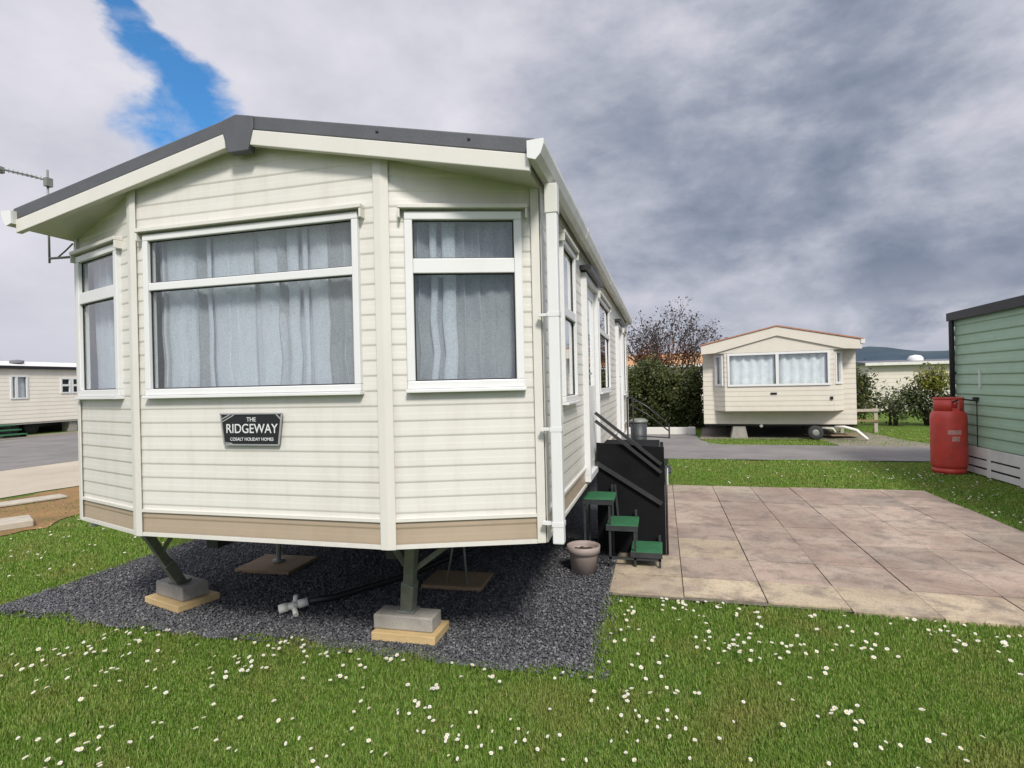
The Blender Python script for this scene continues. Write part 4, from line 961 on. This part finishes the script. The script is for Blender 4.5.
def grass():
    F_ = np.array([-.2548,.967]); Rt = np.array([.967,.2548])
    N = 2700000
    r = np.exp(RNG.uniform(np.log(1.55), np.log(19), N)); a = RNG.uniform(R(-66), R(66), N)
    x = CAM[0] + r*(np.sin(a)*Rt[0]+np.cos(a)*F_[0]); y = CAM[1] + r*(np.sin(a)*Rt[1]+np.cos(a)*F_[1])
    # log-uniform r gives density ~ 1/r^2; thin the nearest
    keep = lawn_ok(x, y) & (RNG.random(N) < np.clip((r/2.6)**1.2, .25, 1)*.62)
    x, y, r = x[keep], y[keep], r[keep]; n = len(x)
    patch = .5+.5*np.sin(x*2.1+np.sin(y*1.7)*1.5)*np.sin(y*2.6+np.sin(x*1.3)*1.2)
    h = RNG.uniform(.007,.019,n)*(.6+.75*patch); tall = RNG.random(n) < .03; h[tall] *= 1.7; edge = in_gravel(x, y, .07) | in_patio(x, y, .07); h[edge] *= 1.25
    h[r > 9] *= 1.2
    w = RNG.uniform(.0012,.0024,n)*np.clip(r/3.2, 1, 5)
    ang = RNG.uniform(0, 2*np.pi, n); lean = RNG.uniform(.1,1.1,n)*h; dirx, diry = np.cos(ang), np.sin(ang); sx, sy = -diry*w, dirx*w
    z0 = np.full(n,-.016)
    P0 = np.stack([x-sx,y-sy,z0],1); P1 = np.stack([x+sx,y+sy,z0],1)
    mx, my = x+dirx*lean*.35, y+diry*lean*.35
    P2 = np.stack([mx+sx*.8,my+sy*.8,h*.6],1); P3 = np.stack([mx-sx*.8,my-sy*.8,h*.6],1); P4 = np.stack([x+dirx*lean,y+diry*lean,h],1)
    v = np.stack([P0,P1,P2,P3,P4],1).reshape(-1,3)
    b = (np.arange(n)*5)[:,None]
    f = np.concatenate([b+np.array([[0,1,2,3]]), b+np.array([[3,2,4]])], 1).ravel()
    cnt = np.tile([4,3], n)
    o = np_mesh('grass', v, f, cnt, M['blade']); tag(o, 'short mown green grass of the lawns', 'grass', kind='stuff'); print('blades', n)
grass()
def pebbles():
    N = 75000
    x = RNG.uniform(-4.0,.3,N); y = .0 + 2.6*RNG.random(N)**1.5
    keep = in_gravel(x, y, .025) | (in_gravel(x, y, .10) & (RNG.random(N) < .10)); x, y = x[keep], y[keep]; n = len(x)
    base = np.array([[1,0,0],[-1,0,0],[0,1,0],[0,-1,0],[0,0,1],[0,0,-1]], float)
    fc = np.array([[0,2,4],[2,1,4],[1,3,4],[3,0,4],[2,0,5],[1,2,5],[3,1,5],[0,3,5]])
    sc_ = (.0045+.011*RNG.random(n)**1.8)[:,None]*np.array([1,.8,.55])*RNG.uniform(.7,1.3,(n,3))
    v = base[None]*sc_[:,None,:]*RNG.uniform(.75,1.2,(n,6,1))
    al = RNG.uniform(0,6.28,n); be = RNG.normal(0,.5,n)
    ca, sa, cb, sb = np.cos(al),np.sin(al),np.cos(be),np.sin(be)
    X = v[...,0]; Y = v[...,1]*cb[:,None]-v[...,2]*sb[:,None]; Z = v[...,1]*sb[:,None]+v[...,2]*cb[:,None]
    v = np.stack([X*ca[:,None]-Y*sa[:,None]+x[:,None], X*sa[:,None]+Y*ca[:,None]+y[:,None], Z+.008+RNG.uniform(0,.008,n)[:,None]], -1).reshape(-1,3)
    f = (fc[None]+(np.arange(n)*6)[:,None,None]).reshape(-1)
    o = np_mesh('gravel', v, f, np.full(n*8,3), M['pebble']); tag(o, 'dark slate chippings spread under the near caravan', 'gravel', kind='stuff')
pebbles()
def daisies():
    def head(mb, x, y, z, s, tx, ty, m0=0):
        n = 14
        c = Vector((x,y,z)); N = Vector((tx,ty,1)).normalized(); U = N.cross(Vector((0,1,.1))).normalized(); W = N.cross(U)
        pt = lambda r_, a, h: c + U*math.cos(a)*r_ + W*math.sin(a)*r_ + N*h
        for k in range(n):
            a = 2*math.pi*k/n + random.uniform(-.08,.08); da = .26; rr = s*random.uniform(.85,1.05)
            mb.F([mb.V(pt(s*.28,a-da*.5,0)), mb.V(pt(rr*.75,a-da*.8,s*.1)), mb.V(pt(rr,a,s*.08)), mb.V(pt(rr*.75,a+da*.8,s*.1)), mb.V(pt(s*.28,a+da*.5,0))], 0)
        t = mb.V(pt(0,0,s*.25)); rg = [mb.V(pt(s*.34,2*math.pi*k/8,s*.06)) for k in range(8)]
        for k in range(8): mb.F((t, rg[k], rg[(k+1)%8]), 1)
        a = [mb.V((x+dx,y+dy,-.012)) for dx, dy in ((-.001,0),(.001,0),(0,.0015))]; b = [mb.V(c+Vector((dx,dy,-.001))) for dx, dy in ((-.001,0),(.001,0),(0,.0015))]
        for k in range(3): mb.F((a[k],a[(k+1)%3],b[(k+1)%3],b[k]), 2)
    # places: clustered over the lawns
    pts = []
    rnd = random.Random(15)
    cl = []
    for _ in range(190):
        r = 1.9+2.4*rnd.random()**1.2; a = R(rnd.uniform(-50,50)); cl.append((r, a))
    F_ = (-.2548,.967); Rt = (.967,.2548)
    def world(r, a): return (.59+r*(math.sin(a)*Rt[0]+math.cos(a)*F_[0]), -2.85+r*(math.sin(a)*Rt[1]+math.cos(a)*F_[1]))
    def ok(x, y): return bool(lawn_ok(np.array([x]), np.array([y]))[0]) and not in_gravel(np.array([x]),np.array([y]),.05)[0] and not in_patio(np.array([x]),np.array([y]),.05)[0]
    for r, a in cl:
        X, Y = world(r, a)
        for _ in range(rnd.choice((1,2,3,4,6,9))): pts.append((X+rnd.gauss(0,.11), Y+rnd.gauss(0,.10)))
    for _ in range(260):
        r = 1.9+4.2*rnd.random(); a = R(rnd.uniform(-52,52)); pts.append(world(r, a))
    for _ in range(130): pts.append((rnd.uniform(3.6,5.0), rnd.uniform(3.2,7.5)))
    for _ in range(45): pts.append((rnd.uniform(.7,4.6), rnd.uniform(5.6,8.2)))
    for _ in range(130): pts.append((rnd.uniform(-6.3,-4.05), rnd.uniform(.0,4.5)))
    pts = [p for p in pts if ok(*p)]
    pts.sort(key=lambda p: (p[0]-.59)**2+(p[1]+2.85)**2)
    protos = []
    for k in range(5):
        mb = MB(); head(mb, 0, 0, .034, .0125, random.uniform(-.35,.35), random.uniform(-.6,.1)); me = mb.build('daisy', [M['petal'], M['yolk'], M['stem']])
        protos.append(me)
    used = [False]*5
    for i, (x, y) in enumerate(pts[:300]):
        k = rnd.randrange(5); o = protos[k]
        if used[k]: o = o.copy(); COL.objects.link(o)
        used[k] = True; s = rnd.uniform(.45,.85); o.location = (x, y, 0); o.scale = (s,s,rnd.uniform(.8,1.2)); o.rotation_euler[2] = rnd.uniform(-.9,.9)
        tag(o, 'small white daisy in flower on the lawn in front of the caravan and patio', 'daisy', 'daisies on the front lawn')
    mb = MB()
    for x, y in pts[300:]: head(mb, x, y, rnd.uniform(.03,.045), rnd.uniform(.009,.014), rnd.uniform(-.35,.35), rnd.uniform(-.6,.1))
    o = mb.build('daisies', [M['petal'], M['yolk'], M['stem']]); tag(o, 'white daisies scattered over the farther lawns', 'daisies', kind='stuff'); print('daisies', len(pts))
daisies()

# ------------------------------------------------------------------ world, sun, camera
SUN_AZ, SUN_EL = R(152), R(44)     # azimuth from +Y, clockwise: almost behind the camera
w = bpy.data.worlds.new('World'); sc.world = w; w.use_nodes = True
def sky():
    t = NT(w.node_tree); bg = w.node_tree.nodes['Background']
    n = t.n('ShaderNodeTexSky', sky_type='NISHITA'); n.sun_disc = False; n.sun_elevation = SUN_EL; n.sun_rotation = SUN_AZ; n.dust_density = .6; n.ozone_density = 2.2; n.air_density = 1.
    d = t.n('ShaderNodeTexCoord').outputs['Generated']
    sp = t.n('ShaderNodeSeparateXYZ'); t.link(d, sp.inputs[0]); X, Y, Z = sp.outputs
    az = t.math('ARCTAN2', X, Y); el = t.math('ARCSINE', Z)
    zz = t.math('ADD', t.math('MAXIMUM', Z, 0.), .17)
    cb = t.n('ShaderNodeCombineXYZ'); t.link(t.math('DIVIDE', X, zz), cb.inputs[0]); t.link(t.math('DIVIDE', Y, zz), cb.inputs[1]); P = cb.outputs[0]
    n1 = t.noise(t.mapped(d, (1.,1.,1.75)), 2.3, 10, .57, .12); n2 = t.noise(t.mapped(d, (1.,1.,1.9)), 6.0, 9, .58, .1); n3 = t.noise(t.mapped(P, (.9,1.1,1)), .6, 6, .5, .15)
    # darkness of the cloud base: denser towards the right (north-east), thinner overhead
    k = t.math('MULTIPLY', t.math('ADD', X, .38), .92)
    k = t.math('MINIMUM', t.math('MAXIMUM', k, -.12), .46)
    lowb = t.math('MULTIPLY', t.math('SUBTRACT', .36, el), .75)
    dens = t.math('ADD', t.math('ADD', t.math('MULTIPLY', t.math('SUBTRACT', n1, .5), 1.9), t.math('MULTIPLY', t.math('SUBTRACT', n2, .5), .75)), t.math('MULTIPLY', t.math('SUBTRACT', n3, .5), .6))
    dens = t.math('MULTIPLY', dens, t.math('ADD', .62, t.math('MULTIPLY', t.math('MAXIMUM', k, 0.), 1.9)))
    dens = t.math('ADD', dens, t.math('ADD', t.math('MULTIPLY', k, t.math('ADD', .70, lowb)), t.math('MULTIPLY', t.math('MAXIMUM', t.math('SUBTRACT', .34, el), 0.), .55)))
    col = t.ramp(t.math('ADD', dens, .27), [(0,(.74,.735,.80)),(.26,(.61,.615,.69)),(.48,(.46,.485,.565)),(.72,(.305,.345,.43)),(1,(.20,.24,.325))])
    # bright strip of clearer cloud just above the horizon
    hz = t.ramp(el, [(0.,.35),(.05,.9),(.085,1.),(.12,.3),(.17,0.)])
    col = t.mix(t.math('MULTIPLY', hz, t.math('MULTIPLY', t.ramp(n2,[(.40,.1),(.56,1.)]), .75)), col, (.66,.67,.74))
    # clouds towards the sun are brighter
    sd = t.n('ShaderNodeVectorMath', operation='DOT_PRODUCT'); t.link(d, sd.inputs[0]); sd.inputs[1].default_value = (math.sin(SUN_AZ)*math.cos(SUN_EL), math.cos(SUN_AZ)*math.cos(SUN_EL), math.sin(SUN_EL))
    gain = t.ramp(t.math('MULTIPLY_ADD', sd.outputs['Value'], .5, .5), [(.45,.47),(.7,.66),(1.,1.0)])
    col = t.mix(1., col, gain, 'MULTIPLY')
    # blue gap at the upper left
    u = t.math('ADD', t.math('SUBTRACT', az, R(-45.0)), t.math('MULTIPLY', t.math('SUBTRACT', el, R(25)), .42))
    u = t.math('ADD', u, t.math('MULTIPLY', t.math('SUBTRACT', n2, .5), .22))
    wid = t.math('MULTIPLY_ADD', t.math('SUBTRACT', el, R(25)), -.42, .085)
    wid = t.math('MAXIMUM', wid, .04)
    gap = t.math('SUBTRACT', 1., t.math('DIVIDE', t.math('ABSOLUTE', u), wid))
    gap = t.math('MULTIPLY', t.ramp(gap, [(.0,0.),(.62,1.)], 'EASE'), t.ramp(t.math('SUBTRACT', el, t.math('MULTIPLY', t.math('SUBTRACT', n2, .5), .10)), [(R(18.2),0.),(R(20.6),1.)]))
    wisp = t.ramp(t.noise(t.mapped(d,(1,1,1.6)), 9, 7, .6, .3), [(.5,1.),(.72,.6)])
    gap = t.math('MULTIPLY', gap, wisp)
    blue = t.mix(1., n.outputs[0], (.040,.083,.108), 'MULTIPLY')
    out = t.mix(gap, t.mix(1., col, (1.36,1.35,1.36), 'MULTIPLY'), blue)
    out10 = t.mix(1., out, (10,10,10), 'MULTIPLY')
    for m_ in w.node_tree.nodes:
        if m_.bl_idname == 'ShaderNodeMix': m_.clamp_result = False; m_.clamp_factor = True
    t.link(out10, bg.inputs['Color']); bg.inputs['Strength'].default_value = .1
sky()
L_ = bpy.data.lights.new('sun', 'SUN'); L_.energy = 2.45; L_.angle = R(11); L_.color = (1,.955,.88)
so = bpy.data.objects.new('sun', L_); COL.objects.link(so)
sdir = Vector((math.sin(SUN_AZ)*math.cos(SUN_EL), math.cos(SUN_AZ)*math.cos(SUN_EL), math.sin(SUN_EL)))
so.rotation_euler = sdir.to_track_quat('Z','Y').to_euler(); so.location = (0,-8,12)
cam = bpy.data.cameras.new('camera'); co = bpy.data.objects.new('camera', cam); COL.objects.link(co)
cam.sensor_width = 36; cam.lens = 568.03/1024*36; cam.clip_end = 5000; cam.clip_start = .05
PSI, ROLL = .2577, .0229
co.matrix_world = Matrix.Translation((.5945,-2.8475,1.5)) @ Matrix.Rotation(PSI,4,'Z') @ Matrix.Rotation(R(90),4,'X') @ Matrix.Rotation(-ROLL,4,'Z')
sc.camera = co
sc.view_settings.view_transform = 'Standard'; sc.view_settings.look = 'None'; sc.view_settings.exposure = .68; sc.view_settings.gamma = 1
sc.cycles.max_bounces = 8; sc.cycles.transparent_max_bounces = 64
